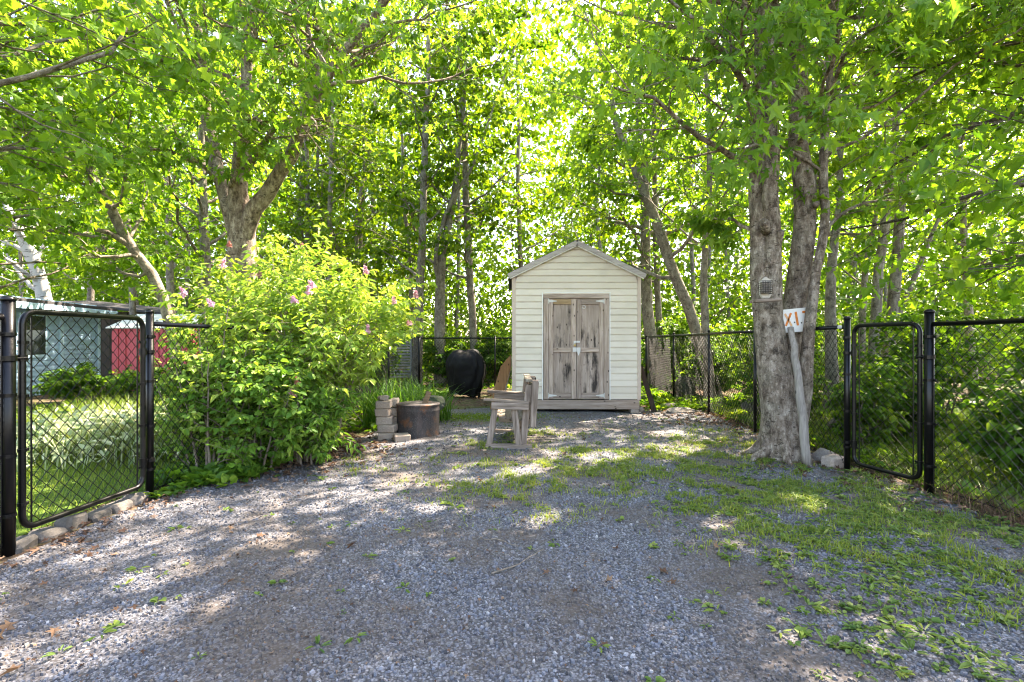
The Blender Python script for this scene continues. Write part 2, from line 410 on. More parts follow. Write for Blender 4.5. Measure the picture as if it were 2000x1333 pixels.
# ------------------------------------------------------------------ foliage helpers
def leaf_template(kind):
    if kind == 'maple': half = [(0, 0), (-.03, .40), (.22, .19), (.54, .60), (.52, .16), (1, 0)]
    elif kind == 'star': half = [(0, 0), (.08, .46), (.34, .18), (.60, .50), (1, 0)]
    elif kind == 'simple': half = [(0, 0), (.22, .42), (.66, .36), (1, 0)]
    elif kind == 'quad': half = [(0, 0), (.45, .48), (1, 0)]
    elif kind == 'pointed': half = [(0, 0), (.28, .23), (.62, .20), (1, 0)]
    elif kind == 'round': half = [(0, 0), (.22, .36), (.68, .36), (.98, 0)]
    elif kind == 'long': half = [(0, 0), (.35, .13), (.75, .15), (1, 0)]
    h = np.array(half, float); k = len(h)
    mir = h[1:-1]*[1, -1]
    V = np.concatenate([h, mir]); z = .22*np.abs(V[:, 1])-.28*V[:, 0]**2
    V = np.column_stack([V, z])
    f1 = list(range(k))[::-1]; f2 = [0]+list(range(k, k+len(mir)))+[k-1]
    return V, np.array([f1, f2])
TPL = {k: leaf_template(k) for k in ('maple', 'star', 'simple', 'quad', 'pointed', 'round', 'long')}
def place_leaves(mb, pos, fwd, up, size, kind, var):
    V, F = TPL[kind]; n = len(pos)
    x = nrm(fwd); z = nrm(up-x*(up*x).sum(1, keepdims=True)); y = np.cross(z, x)
    Rm = np.stack([x, y, z], 2)                       # columns
    vs = np.stack([np.ones(n), rng.uniform(.72, 1.12, n), rng.uniform(.1, 2.6, n)], 1)
    W = np.einsum('nij,nmj->nmi', Rm, V[None]*vs[:, None, :])*size[:, None, None]+pos[:, None, :]
    FF = (F[None]+(np.arange(n)*len(V))[:, None, None]).reshape(-1, F.shape[1])
    mb.add(W.reshape(-1, 3), FF, np.repeat(var, len(V)))
def spawn(C, R, num, t0, t1, L, ang, k=5, up=0.0, flat=0.0, wig=.06, rad=.55, rtip=.3, lent=None, minr=.0015):
    n, kk, _ = C.shape
    pid = np.repeat(np.arange(n), num); m = len(pid)
    t = t0+(t1-t0)*((np.tile(np.arange(num), n)+rng.random(m))/num)
    f = np.clip(t*(kk-1), 0, kk-1.001); i = f.astype(int); w = (f-i)[:, None]
    base = C[pid, i]*(1-w)+C[pid, i+1]*w
    tan = nrm(C[pid, i+1]-C[pid, i]); r = R[pid, i]*(1-w[:, 0])+R[pid, i+1]*w[:, 0]
    az = np.tile(np.arange(num), n)*2.39996+rng.random(m)*1.2+pid*1.7
    ref = np.where(np.abs(tan[:, 2:3]) > .9, np.array([[1., 0, 0]]), np.array([[0, 0, 1.]]))
    a = nrm(np.cross(tan, ref)); b = np.cross(tan, a)
    an = ang*(1+rng.normal(0, .18, m))
    d = tan*np.cos(an)[:, None]+(a*np.cos(az)[:, None]+b*np.sin(az)[:, None])*np.sin(an)[:, None]
    d[:, 2] = d[:, 2]*(1-flat); d = nrm(d)
    Ls = (L[pid] if np.ndim(L) else np.full(m, L))*rng.uniform(.65, 1.25, m)
    if lent is not None: Ls = Ls*lent(t)
    s = np.linspace(0, 1, k)
    out = base[:, None, :]+d[:, None, :]*(s[None, :, None]*Ls[:, None, None])
    out[:, :, 2] += up*Ls[:, None]*s[None, :]**2
    wn_ = rng.normal(0, wig, (m, k, 3))*Ls[:, None, None]; wn_[:, 0] = 0
    out += np.cumsum(wn_, axis=1)*.6
    rr = np.maximum(np.minimum(r*rad, r*.95), minr)
    RR = np.maximum(rr[:, None]*(1-s[None, :]*(1-rtip)), minr*.7)
    return out, RR, Ls
def twig_leaves(mb, C, per, size, kind, droop=.25, jit=.5, petiole=.07, t0=.25, keep=1.0, tone=None, filt=None, single=0):
    n, kk, _ = C.shape
    pid = np.repeat(np.arange(n), per); m = len(pid)
    t = t0+(1-t0)*((np.tile(np.arange(per), n)+.3+.7*rng.random(m))/per)
    f = np.clip(t*(kk-1), 0, kk-1.001); i = f.astype(int); w = (f-i)[:, None]
    base = C[pid, i]*(1-w)+C[pid, i+1]*w; tan = nrm(C[pid, i+1]-C[pid, i])
    az = rng.random(m)*2*math.pi
    rad = np.stack([np.cos(az), np.sin(az), np.zeros(m)], 1)
    out = nrm(tan*.7+rad*.9); out[:, 2] *= .5
    pos = base+out*petiole*rng.uniform(.5, 1.3, m)[:, None]
    fwd = out.copy(); fwd[:, 2] -= droop*rng.uniform(.3, 1.8, m)
    upv = np.stack([rng.normal(0, jit, m), rng.normal(0, jit, m), np.ones(m)], 1)
    sz = size*rng.uniform(.6, 1.25, m)
    vb = (tone if tone is not None else .45)
    var = np.clip(rng.normal(vb, .22, m)+np.repeat(rng.normal(0, .19, n), per), 0, 1)
    ok = rng.random(m) < keep
    ok &= pos[:, 2] > .05
    if filt is not None: ok &= filt(pos)
    info = (pos[ok], fwd[ok], upv[ok], sz[ok], var[ok])
    if single:                                   # the leaves that show largest stay out of the mesh
        sel = np.zeros(ok.sum(), bool); sel[np.argsort(-near_score(info[0], info[3]))[:single]] = True
        place_leaves(mb, *[a[~sel] for a in info[:4]], kind, info[4][~sel])
        return [a[sel] for a in info]
    place_leaves(mb, *info[:4], kind, info[4])
    return None

def not_in_shed(p):       # keeps foliage out of the garden shed and off the lens
    a = (p[:, 0] > -.15) & (p[:, 0] < 2.6) & (p[:, 1] > 9.5) & (p[:, 1] < 13.1) & (p[:, 2] < 3.35)
    b = np.linalg.norm(p-np.array([0, 0, CAMZ]), axis=1) < 1.9
    return ~(a | b)

GAPS = []
def sun_gap_cut(p):        # leaves cut away along sun lines so sun patches land on lilac, lawn, drive
    ok = np.ones(len(p), bool)
    for (c, r) in GAPS:
        d = p-c; t = d@sv; off = np.linalg.norm(d-t[:, None]*sv, axis=1)
        ok &= ~((off < r) & (t > .35) & (rng.random(len(p)) < .93))
    return ok
for (px, py, r) in ((1050, 1030, .2), (1080, 1010, .15), (835, 1000, .15), (995, 1112, .13), (520, 1065, .16), (330, 1120, .22), (120, 1270, .3), (330, 1215, .2), (600, 1090, .1), (1400, 1020, .16), (1255, 1018, .1), (1560, 985, .22), (1180, 895, .3), (1010, 925, .25), (760, 870, .25), (1750, 1000, .14), (1330, 880, .3), (1300, 850, .3)):
    GAPS.append((np.array([*gp(px, py), 0]), r))
GAPS += [(np.array([-2.5, 6.1, 2.0]), .75), (np.array([-3.2, 5.4, 1.6]), .4), (np.array([-1.7, 6.4, 2.0]), .5), (np.array([-4.5, 4.7, 0]), .7), (np.array([-5.0, 6.0, .4]), .6), (np.array([-4.0, 4.0, 0]), .4)]
OPEN = [(330, 640, 205, 395, 17, 8.4, .85), (95, 640, 30, 430, 17, 18, .9), (475, 500, 470, 380, 26, 7.3, .7), (1508, 900, 1500, 400, 46, 5.75, .97), (1565, 900, 1568, 390, 40, 5.75, .95), (1610, 520, 1606, 330, 14, 5.8, .7), (1500, 300, 1490, 100, 26, 5.7, .35),
        (0, 165, 240, 85, 12, 4.4, .7), (100, 690, 360, 690, 60, 10.5, .95), (1000, 640, 1252, 640, 175, 9.5, 1.0), (820, 560, 832, 300, 12, 15, .5), (908, 560, 906, 300, 12, 16, .5), (1262, 640, 1258, 380, 14, 14.6, .6), (1360, 640, 1255, 370, 14, 12.3, .6), (1720, 700, 1750, 400, 26, 10.2, .5)]
def sight_open(p):        # the crowns leave these trunks and walls uncovered
    y = np.maximum(p[:, 1], .3); px = 1000+p[:, 0]/y*FPX; py = HOR-(p[:, 2]-CAMZ)/y*FPX; ok = np.ones(len(p), bool)
    for (x0, y0, x1, y1, hw, D, pr) in OPEN:
        dx_, dy_ = x1-x0, y1-y0; t = np.clip(((px-x0)*dx_+(py-y0)*dy_)/(dx_*dx_+dy_*dy_), 0, 1)
        d = np.hypot(px-x0-t*dx_, py-y0-t*dy_); ok &= ~((d < hw) & (p[:, 1] < D) & (rng.random(len(p)) < pr))
    return ok
def make_tree(name, label, stems, bark, leafm, limbs=(), nl=14, lt=(.3, 1.0), Ll=2.4, nb=7, nt=5, per=5, size=.13, kind='simple',
              droop=.3, group=None, sides=8, top=None, lean_up=.25, flat=.55, keep=1.0, tone=None, jit=.45, lobj=0, ang=1.05, flare=1.35, filt=None, rough=None):
    """stems: list of lists of (px, py, depth, width_px); first point of the first stem is the foot"""
    K = 18; CC, RR = [], []
    for si, st in enumerate(stems):
        pts = []
        for (px, py, D, w) in st:
            p = P(px, py, D); pts.append([*p, w/FPX*D/2])
        pts = np.array(pts, float)
        if top and si == 0 or (top and len(stems) > 1):
            if pts[-1, 2] < top:
                d = nrm((pts[-1, :3]-pts[-2, :3])[None])[0]; d[2] = max(d[2], .8); d[:2] *= .6
                q = pts[-1, :3]+d*(top-pts[-1, 2])/d[2]
                pts = np.vstack([pts, [*((pts[-1, :3]+q)/2+rng.normal(0, .12, 3)), pts[-1, 3]*.72], [*q, pts[-1, 3]*.3]])
        r = resample(pts, K, .012); r[:, 3] = np.maximum(r[:, 3], .006)
        if si == 0 and r[0, 2] < .6: r[0, 3] *= flare; r[1, 3] *= 1+(flare-1)*.3
        CC.append(r[:, :3]); RR.append(r[:, 3])
    base = CC[0][0].copy(); base[2] = max(min(base[2], 0.05), -.1)
    t = thing(name, label, 'tree', base, group)
    C0, R0 = np.array(CC), np.array(RR)
    mb = MB(); tubes(mb, C0, R0, sides, bumps=.035)
    # limbs
    cl, rl = [], []
    for lb in limbs:
        pts = np.array([[*P(px, py, D), w/FPX*D/2] for (px, py, D, w) in lb], float); r = resample(pts, 10, .015)
        cl.append(r[:, :3]); rl.append(r[:, 3])
    L1, r1, len1 = spawn(C0, R0, nl, lt[0], lt[1], Ll, ang, k=10, up=lean_up, flat=.15, wig=.035, rad=.42, rtip=.25, lent=lambda t: 1.15-.75*t**2, minr=.008)
    if cl:
        L1 = np.concatenate([np.array(cl), L1]); r1 = np.concatenate([np.array(rl), r1])
        len1 = np.concatenate([[np.linalg.norm(c[-1]-c[0]) for c in cl], len1])
    tubes(mb, L1, r1, 5)
    mb.build('trunk', bark, t, True)
    L2, r2, len2 = spawn(L1, r1, nb, .22, 1.0, len1*.42, .85, k=5, up=.06, flat=flat, wig=.05, rad=.5, minr=.004)
    L3, r3, len3 = spawn(L2, r2, nt, .15, 1.0, np.clip(len2*.45, .18, .6), .8, k=3, up=.0, flat=flat, wig=.07, rad=.5, minr=.0025)
    cr = MB()
    ff = lambda p: not_in_shed(p) & sun_gap_cut(p) & sight_open(p)
    nearby = C0[0, 0, 1] < 9
    info = twig_leaves(cr, L3, per, size, kind, droop, jit, size*.55, keep=keep, tone=tone, filt=ff, single=lobj)
    c = cr.build('crown', leafm, t, False)
    bm_ = MB(); tubes(bm_, L2, r2, 3); (tubes(bm_, L3, r3, 3) if nearby else None); tag(bm_.build('branches', bark, t, True), kind='stuff')
    if info is not None: spread_leaf_parts(c, info, kind, leafm)
    return t

def ground_z(x, y):
    return .014*np.sin(x*1.7+.4)*np.cos(y*1.3)+.008*np.sin(x*4.1+y*2.7)

def spread_leaf_parts(crown, info, kind, mat, name='leaf'):
    """the leaves that show largest as objects of their own (shared mesh)"""
    pos, fwd, up, sz, var = info
    V, F = TPL[kind]
    mes = []
    for tone in (.3, .45, .6, .75):
        mb = MB(); mb.add(V, F, tone); me = mb.mesh(name); me.materials.append(mat); mes.append(me)
    org = ORG[crown.name]
    for q in range(len(pos)):
        x = nrm(fwd[q][None])[0]; z = up[q]-x*np.dot(up[q], x); z = z/np.linalg.norm(z); y = np.cross(z, x)
        o = bpy.data.objects.new(name, mes[q % 4]); link(o, crown)
        m4 = Matrix(((x[0], y[0], z[0], 0), (x[1], y[1], z[1], 0), (x[2], y[2], z[2], 0), (0, 0, 0, 1)))
        o.matrix_local = Matrix.Translation(Vector(pos[q]-org)) @ m4 @ Matrix.Scale(float(sz[q]), 4)
def near_score(pos, sz):
    px = pos[:, 0]/np.maximum(pos[:, 1], .2); pz = (pos[:, 2]-CAMZ)/np.maximum(pos[:, 1], .2)
    vis = (np.abs(px) < .98) & (pz < .66) & (pz > -.6) & (pos[:, 1] > 1)
    return np.where(vis, sz/np.maximum(pos[:, 1], .5), 0)+rng.random(len(sz))*.002

# ------------------------------------------------------------------ setting: ground, drive, lawn
def axis(lo, hi, step, far):
    fine = np.arange(lo, hi+1e-6, step)
    out = [hi+d for d in (1, 3, 7, 15, 30, 60, far)]; inn = [lo-d for d in (far, 60, 30, 15, 7, 3, 1)]
    return np.concatenate([inn, fine, out])
def sheet(xs, ys, dz, keepf=None):
    X, Y = np.meshgrid(xs, ys); Z = ground_z(X, Y)+dz
    n, m = X.shape; V = np.stack([X, Y, Z], -1).reshape(-1, 3)
    i, j = np.meshgrid(np.arange(n-1), np.arange(m-1), indexing='ij')
    q = np.stack([i*m+j, i*m+j+1, (i+1)*m+j+1, (i+1)*m+j], -1).reshape(-1, 4)
    if keepf is not None: q = q[keepf(V[q].mean(1))]
    mb = MB(); mb.add(V, q); return mb
sheet(axis(-10, 10, .2, 150), axis(-3, 20, .2, 150), 0).build('ground', M['soil'], None, True)
tag(bpy.data.objects['ground'], 'brown leaf littered forest floor under the trees', kind='structure')
def lump(x, y, s=1.0): return .18*np.sin(x*2.1*s+1.3)+.14*np.sin(y*2.7*s+.5)+.08*np.sin((x+y)*6.1*s)
def edge_l(y): return np.interp(y, [0, 3.2, 4.4, 5, 6, 7.3, 9, 11], [-3.2, -3.1, -3.0, -2.85, -2.45, -2.1, -1.9, -1.6])
def in_drive(p):
    x, y = p[:, 0], p[:, 1]; w = lump(x, y)*.45
    return (x > edge_l(y)+w*.4) & (x < 3.62+w*.3) & (y < 9.95+w+np.where(x < 0, .4, 0)) & (y > -2.6)
dr = sheet(np.arange(-3.6, 3.9, .09), np.arange(-2.8, 10.6, .09), .006, in_drive).build('gravel_drive', M['gravel'], None, True)
tag(dr, 'blue grey gravel drive leading up to the shed', kind='structure')
def in_lawn(p):
    x, y = p[:, 0], p[:, 1]; return (x < -3.3+lump(x, y)*.2) & (y < 9+lump(x, y)*2) & (x > -9) & (y > .2)
lw = sheet(np.arange(-9.2, -3.0, .15), np.arange(0, 9.8, .15), .006, in_lawn).build('lawn', M['lawn'], None, True)
tag(lw, 'sunny neighbouring lawn behind the left gate', kind='structure')

# crushed stone on the drive
def scatter(n, x0, x1, y0, y1): return rng.uniform(x0, x1, n), rng.uniform(y0, y1, n)
def stones(mb, x, y, r, rise=.5):
    n = len(x); z = ground_z(x, y)+.006
    a0 = rng.random(n)*6.283; el = rng.uniform(.65, 1.0, n); tilt = rng.normal(0, .28, (n, 2))
    k = 4; th = a0[:, None]+np.arange(k)[None]*(2*math.pi/k)+rng.normal(0, .22, (n, k))
    rb = r[:, None]*rng.uniform(.8, 1.15, (n, k)); rt = rb*rng.uniform(.5, .85, (n, k))
    o = rng.random(n)*3.14
    def ring(rr, h):
        u = rr*np.cos(th); v = rr*np.sin(th)*el[:, None]
        X = u*np.cos(o)[:, None]-v*np.sin(o)[:, None]; Y = u*np.sin(o)[:, None]+v*np.cos(o)[:, None]
        Z = h[:, None]+X*tilt[:, :1]+Y*tilt[:, 1:]
        return np.stack([X+x[:, None], Y+y[:, None], Z+z[:, None]], -1)
    B = ring(rb, -.25*r); T = ring(rt, r*rng.uniform(.55, 1.0, n))
    V = np.concatenate([B, T], 1).reshape(-1, 3)
    j = np.arange(k); q = np.stack([j, (j+1) % k, (j+1) % k+k, j+k], 1)
    off = (np.arange(n)*2*k)[:, None, None]
    F4 = (q[None]+off).reshape(-1, 4); F5 = ((np.arange(k)+k)[None]+off[:, 0])
    var = np.clip(rng.beta(2.2, 2.6, n), 0, 1)
    mb.add(V, [F4, F5], np.repeat(var, 2*k))
gr = MB()
for (y0, y1, den, rm) in ((1.2, 3.0, 2700, .0078), (3.0, 4.6, 1400, .0084), (4.6, 6.6, 520, .0098), (6.6, 9.6, 180, .011)):
    xm = min(3.7, y1*1.12+.4); n = int(den*(y1-y0)*2*xm)
    x, y = scatter(n, -xm, xm, y0, y1)
    pt = np.stack([x, y], 1)
    dirt = .5+.5*np.sin(x*1.9+2.1)*np.sin(y*1.5+x*.7)
    ok = in_drive(pt) & (rng.random(n) < 1.05-.35*dirt)
    x, y = x[ok], y[ok]; stones(gr, x, y, rm*np.minimum(np.exp(rng.normal(-.02, .36, len(x))), 1.75))
tag(gr.build('gravel', M['stone']), 'loose blue grey crushed stone covering the drive', 'gravel', kind='stuff')

# ------------------------------------------------------------------ garden shed
S = 103.1; SD = 9.7
def sx(px): return (px-1000)/S
def sz(py): return CAMZ-(py-HOR)/S
W0, W1 = 0.0, sx(1252)
SHL = 3.0
shed = thing('garden_shed', 'small cream vinyl sided garden shed with gabled roof and grey double doors', 'shed', (W1/2, SD, 0))
z_bot, row = sz(780.7), .1236
EAVE, PEAK = sz(538), sz(476.5)
XM = (W0+W1)/2; SLOPE = (PEAK-EAVE)/(XM-W0)
DX0, DX1, DZ1 = sx(1060.5), sx(1190.5), sz(573.5)
core = MB()
box(core, (XM, SD+SHL/2+.06, (z_bot+EAVE)/2), (W1-W0-.06, SHL-.02, EAVE-z_bot), bev=.002)
V = [(W0+.03, SD+.07, EAVE), (W1-.03, SD+.07, EAVE), (XM, SD+.07, PEAK-.02), (W0+.03, SD+SHL, EAVE), (W1-.03, SD+SHL, EAVE), (XM, SD+SHL, PEAK-.02)]
core.add(V, [np.array([[0, 1, 2]]), np.array([[5, 4, 3]]), np.array([[0, 2, 5, 3], [1, 4, 5, 2], [0, 3, 4, 1]])])
core.build('wall_core', M['siding'], shed)
def clap(xa, xb, za, zb, y, xa2=None, xb2=None):     # a lapped siding strip facing -Y: bottom edge proud, tucked under the one above
    xa2 = xa if xa2 is None else xa2; xb2 = xb if xb2 is None else xb2
    mb = MB(); t = .023; mid = za+(zb-za)*.74
    V = [(xa, y, za), (xb, y, za), (xa, y-t, za+.002), (xb, y-t, za+.002), (xa+(xa2-xa)*.74, y-t*.8, mid), (xb+(xb2-xb)*.74, y-t*.8, mid), (xa2, y+.006, zb), (xb2, y+.006, zb)]
    mb.add(V, np.array([[0, 1, 3, 2], [2, 3, 5, 4], [4, 5, 7, 6]])); return mb
nrow = int((PEAK-z_bot)/row)+1
cw = .068
for i in range(nrow):
    za = z_bot+i*row+.001; zb = za+row+.006
    def half(z): return XM-W0-cw if z <= EAVE-.03 else max((PEAK-.05-z)/SLOPE, 0.0)
    ha, hb = half(za), half(zb)
    if ha < .03: continue
    if zb < DZ1+.02 or za < DZ1-.04:
        clap(W0+cw, DX0-.012, za, zb, SD+.022).build('siding_board', M['siding'], shed)
        clap(DX1+.012, W1-cw, za, zb, SD+.022).build('siding_board', M['siding'], shed)
    else:
        clap(XM-ha, XM+ha, za, min(zb, PEAK-.03), SD+.022, XM-hb, XM+hb).build('siding_board', M['siding'], shed)
    if zb < EAVE+.05:
        for s in (-1, 1):
            mb = MB(); xw = W0+.022 if s < 0 else W1-.022
            box(mb, (xw-s*.002, SD+SHL/2+.03, (za+zb)/2-.003), (.012, SHL-.16, row-.006), rot=roty(s*.07), bev=.002); mb.build('siding_board', M['siding'], shed)
for xa in (W0, W1-cw):
    mb = MB(); box(mb, (xa+cw/2, SD+.014, (z_bot+EAVE)/2+.005), (cw, .04, EAVE-z_bot+.03), bev=.006); mb.build('corner_trim', M['trim'], shed)
    mb = MB(); box(mb, (xa+(.008 if xa == W0 else cw-.008), SD+.074, (z_bot+EAVE)/2), (.022, .076, EAVE-z_bot), bev=.004); mb.build('corner_trim', M['trim'], shed)
for xa in (DX0-.008, DX1+.008):
    mb = MB(); box(mb, (xa, SD+.004, (z_bot+DZ1)/2+.004), (.02, .035, DZ1-z_bot+.03), bev=.003); mb.build('white_channel', M['white_trim'], shed)
mb = MB(); box(mb, (XM+.02, SD+.004, DZ1+.012), (DX1-DX0-.004, .03, .016), bev=.003); mb.build('white_channel', M['white_trim'], shed)
# roof
roof = MB()
ov = .07; yF, yB = SD-.09, SD+SHL+.12
for s in (-1, 1):
    xe = XM+s*(XM-W0+ov); ze = PEAK+.055-SLOPE*(XM-W0+ov)
    nx, nz = s*SLOPE/math.hypot(1, SLOPE), 1/math.hypot(1, SLOPE)
    beam(roof, (XM-s*0.002, (yF+yB)/2+.01, PEAK+.06), (xe+s*.006, (yF+yB)/2+.01, ze+.004), yB-yF-.03, .014, side=(nx, 0, nz), bev=.003)
ro = roof.build('roof', M['shingle'], shed)
for s in (-1, 1):
    xe = XM+s*(XM-W0+ov); ze = PEAK+.0-SLOPE*(XM-W0+ov)
    nx, nz = s*SLOPE/math.hypot(1, SLOPE), 1/math.hypot(1, SLOPE)
    mb = MB(); beam(mb, (XM+s*.0, yF+.012, PEAK+.006), (xe, yF+.012, ze+.006), .03, .085, side=(nx, 0, nz), bev=.004); mb.build('fascia_board', M['fascia'], ro)
    mb = MB(); beam(mb, (XM+s*.012, yF+.035, PEAK-.047), (xe-s*.03, yF+.035, ze-.045+SLOPE*.03), .05, .03, side=(nx, 0, nz), bev=.003); mb.build('white_trim', M['white_trim'], ro)
# door
fr = [((DX0+DX1)/2, sz(579), DX1-DX0-.006, sz(574.5)-sz(583.5), 'grey_x'),
      (sx(1066.3), (sz(583.5)+z_bot)/2, .092, sz(583.5)-z_bot, 'grey_z'), (sx(1185), (sz(583.5)+z_bot)/2, .098, sz(583.5)-z_bot, 'grey_z')]
for (cx, cz, w, h, mt) in fr:
    mb = MB(); box(mb, (cx, SD+.012, cz), (w, .05, h-.002), bev=.005); mb.build('door_frame', M[mt], shed)
def door(xa, xb, first):
    zt, zb = sz(584.2), z_bot+.01; w = .086; d = MB(); y = SD+.02
    box(d, ((xa+xb)/2, y+.028, (zt+zb)/2), (xb-xa-.012, .012, zt-zb-.02), bev=.002)
    dd = d.build('door', M['ply'], shed)
    for cx in (xa+w/2+.003, xb-w/2-.003):
        mb = MB(); box(mb, (cx, y, (zt+zb)/2), (w, .036, zt-zb-.006), bev=.004); mb.build('stile', M['grey_z'], dd)
    for (za, zc, mt) in ((sz(594.5), zt-.006, 'newwood' if first else 'grey_x'), (sz(688.5), sz(679.5), 'grey_x'), (zb+.02, zb+.115, 'grey_x' if first else 'newwood')):
        mb = MB(); box(mb, ((xa+xb)/2, y+.004, (za+zc)/2), (xb-xa-2*w-.012, .028, zc-za), bev=.004)
        mb.build('rail', M['grey_x'] if (mt == 'newwood' and not first) else M[mt], dd)
    for zc in (sz(588.5), z_bot+.075):
        h = MB(); sgn = 1 if first else -1; ex = xa if first else xb
        box(h, (ex-sgn*.03, y-.022, zc), (.055, .006, .105), bev=.002)
        hv = [(ex+sgn*.002, y-.0235, zc-.028), (ex+sgn*.155, y-.0235, zc-.007), (ex+sgn*.155, y-.0235, zc+.007), (ex+sgn*.002, y-.0235, zc+.028)]
        hv += [(a, b+.0045, c) for a, b, c in hv]
        h.add(hv, np.array([[0, 1, 2, 3], [7, 6, 5, 4], [0, 4, 5, 1], [1, 5, 6, 2], [2, 6, 7, 3], [3, 7, 4, 0]]))
        rod(h, (ex, y-.028, zc-.05), (ex, y-.028, zc+.05), .009, sides=8); h.build('strap_hinge', M['white_metal'], dd)
    if first:
        h = MB(); box(h, (xb+.012, y-.024, sz(668)), (.115, .012, .035), bev=.003); box(h, (xb-.03, y-.026, sz(671)), (.04, .014, .075), bev=.003); h.build('hasp', M['white_metal'], dd)
        h = MB(); box(h, (xb-.03, y-.036, sz(683.5)), (.07, .01, .085), bev=.003); h.build('latch_plate', M['white_metal'], dd)
        h = MB(); box(h, (xb-.028, y-.044, sz(675)), (.04, .018, .035), bev=.004)
        a = np.linspace(0, math.pi, 7); tubes(h, np.stack([xb-.028+.014*np.cos(a), np.full(7, y-.044), sz(675)+.016+.024*np.sin(a)], 1), np.full(7, .0035), 6); h.build('padlock', M['brass'], dd)
    else:
        h = MB(); box(h, (xa+.04, y-.024, sz(683.5)), (.07, .012, .085), bev=.003)
        V2 = [(xa+.01, y-.03, sz(687.5)), (xa+.07, y-.03, sz(687.5)), (xa+.04, y-.03, sz(695))]; V2 += [(p[0], p[1]+.012, p[2]) for p in V2]
        h.add(V2, [np.array([[0, 2, 1], [3, 4, 5]]), np.array([[0, 1, 4, 3], [1, 2, 5, 4], [2, 0, 3, 5]])]); h.build('latch_plate', M['white_metal'], dd)
        h = MB(); a = np.linspace(0, 2*math.pi, 15); tubes(h, np.stack([sx(1140.8)+.03*np.cos(a), np.full(15, y+.014), sz(600)+.03*np.sin(a)], 1), np.full(15, .006), 6); h.build('white_ring', M['white_metal'], dd)
xm = sx(1125.6)
door(sx(1071.3), xm-.002, True); door(xm+.002, sx(1179.8), False)
mb = MB(); box(mb, (sx(1137), SD+.01, (sz(800)+z_bot)/2-.004), (sx(1250)-sx(1026), .05, z_bot-sz(800)-.012), bev=.006); mb.build('skirt_board', M['grey_x'], shed)
mb = MB(); box(mb, (sx(1013), SD+.012, (sz(800)+z_bot)/2-.004), (.24, .05, z_bot-sz(800)-.014), bev=.006); mb.build('skirt_board', M['grey_x'], shed)
for (fx, fy) in ((sx(1240), SD+.08), (sx(1014), SD+.1), (sx(1240), SD+2.8), (sx(1014), SD+2.8)):
    mb = MB(); box(mb, (fx, fy, .022), (.16, .2, .085), bev=.01, jit=.006); mb.build('foundation_block', M['block'], shed)
mb = MB(); box(mb, (XM, SD+SHL/2+.06, (sz(800)+z_bot)/2+.02), (W1-W0-.1, SHL-.1, .1), bev=.006); mb.build('floor_frame', M['darkboard'], shed)

# ------------------------------------------------------------------ chain link fences and gates
def chain_mesh(p0, p1, z0, z1, h=.044, r=.0036):
    p0, p1 = np.asarray(p0, float), np.asarray(p1, float); L = np.linalg.norm(p1-p0); u = (p1-p0)/L; nv = np.array([-u[1], u[0]])
    nw = int(L/h); k = int((z1-z0)/h)+1
    hh = L/nw; i = np.arange(nw)[:, None]; j = np.arange(k)[None, :]
    s = (i+((i+j) % 2))*hh; s = np.clip(s, 0, L)
    off = np.where((i+j) % 2 == 1, .0022, -.0022)
    Z = z0+j*(z1-z0)/(k-1)+0*i
    C = np.stack([p0[0]+u[0]*s+nv[0]*off, p0[1]+u[1]*s+nv[1]*off, Z], -1)
    mb = MB(); tubes(mb, C, np.full((nw, k), r), 3); return mb
def post(parent, x, y, r, top, dome=True):
    mb = MB(); rod(mb, (x, y, -.05), (x, y, top-.015), r, sides=14)
    zz = np.array([0, .012, .026, .034]); rr = np.array([r*1.12, r*1.12, r*.8, r*.15])
    tubes(mb, np.stack([np.full(4, x), np.full(4, y), top-.02+zz], 1), rr, 14, cap=True)
    return mb.build('post', M['vinyl'], parent, True)
def bands(parent, x, y, r, zs, ux, uy):
    for z in zs:
        mb = MB(); rod(mb, (x, y, z-.011), (x, y, z+.011), r+.005, sides=12); box(mb, (x+ux*(r+.018), y+uy*(r+.018), z), (.035, .012, .022), rotz(math.atan2(uy, ux)), .002)
        rod(mb, (x+ux*(r+.02)-uy*.014, y+uy*(r+.02)+ux*.014, z), (x+ux*(r+.02)+uy*.014, y+uy*(r+.02)-ux*.014, z), .005, sides=6)
        mb.build('tension_band', M['vinyl'], parent)
FH = 1.5
def run(label, pts, posts, top=FH, zb=.05, r=.024, z_end=None, skip0=False, skip1=False):
    """one fence run along straight pts[0]->pts[1] with line posts at fractions"""
    p0, p1 = np.array(pts[0], float), np.array(pts[1], float); d = (p1-p0)/np.linalg.norm(p1-p0)
    t = thing('chain_link_fence', label, 'fence', (*((p0+p1)/2), 0), 'black chain link fence runs')
    a, b = p0+d*.04, p1-d*.04
    chain_mesh(a, b, zb, top+.02).build('chain_link_mesh', M['wire'], t)
    mb = MB(); rod(mb, (*a, top-.012), (*b, top-.012), .021, sides=10); mb.build('top_rail', M['vinyl'], t, True)
    mb = MB(); rod(mb, (*a, zb+.02), (*b, zb+.02), .0035, sides=5); mb.build('bottom_wire', M['wire'], t)
    for (f, rr) in posts:
        q = p0+(p1-p0)*f; post(t, q[0], q[1], rr, top+.05)
    for (q, ok) in ((a, not skip0), (b, not skip1)):
        if ok: mb = MB(); rod(mb, (*q, zb), (*q, top), .005, sides=6); mb.build('tension_bar', M['vinyl'], t)
    return t
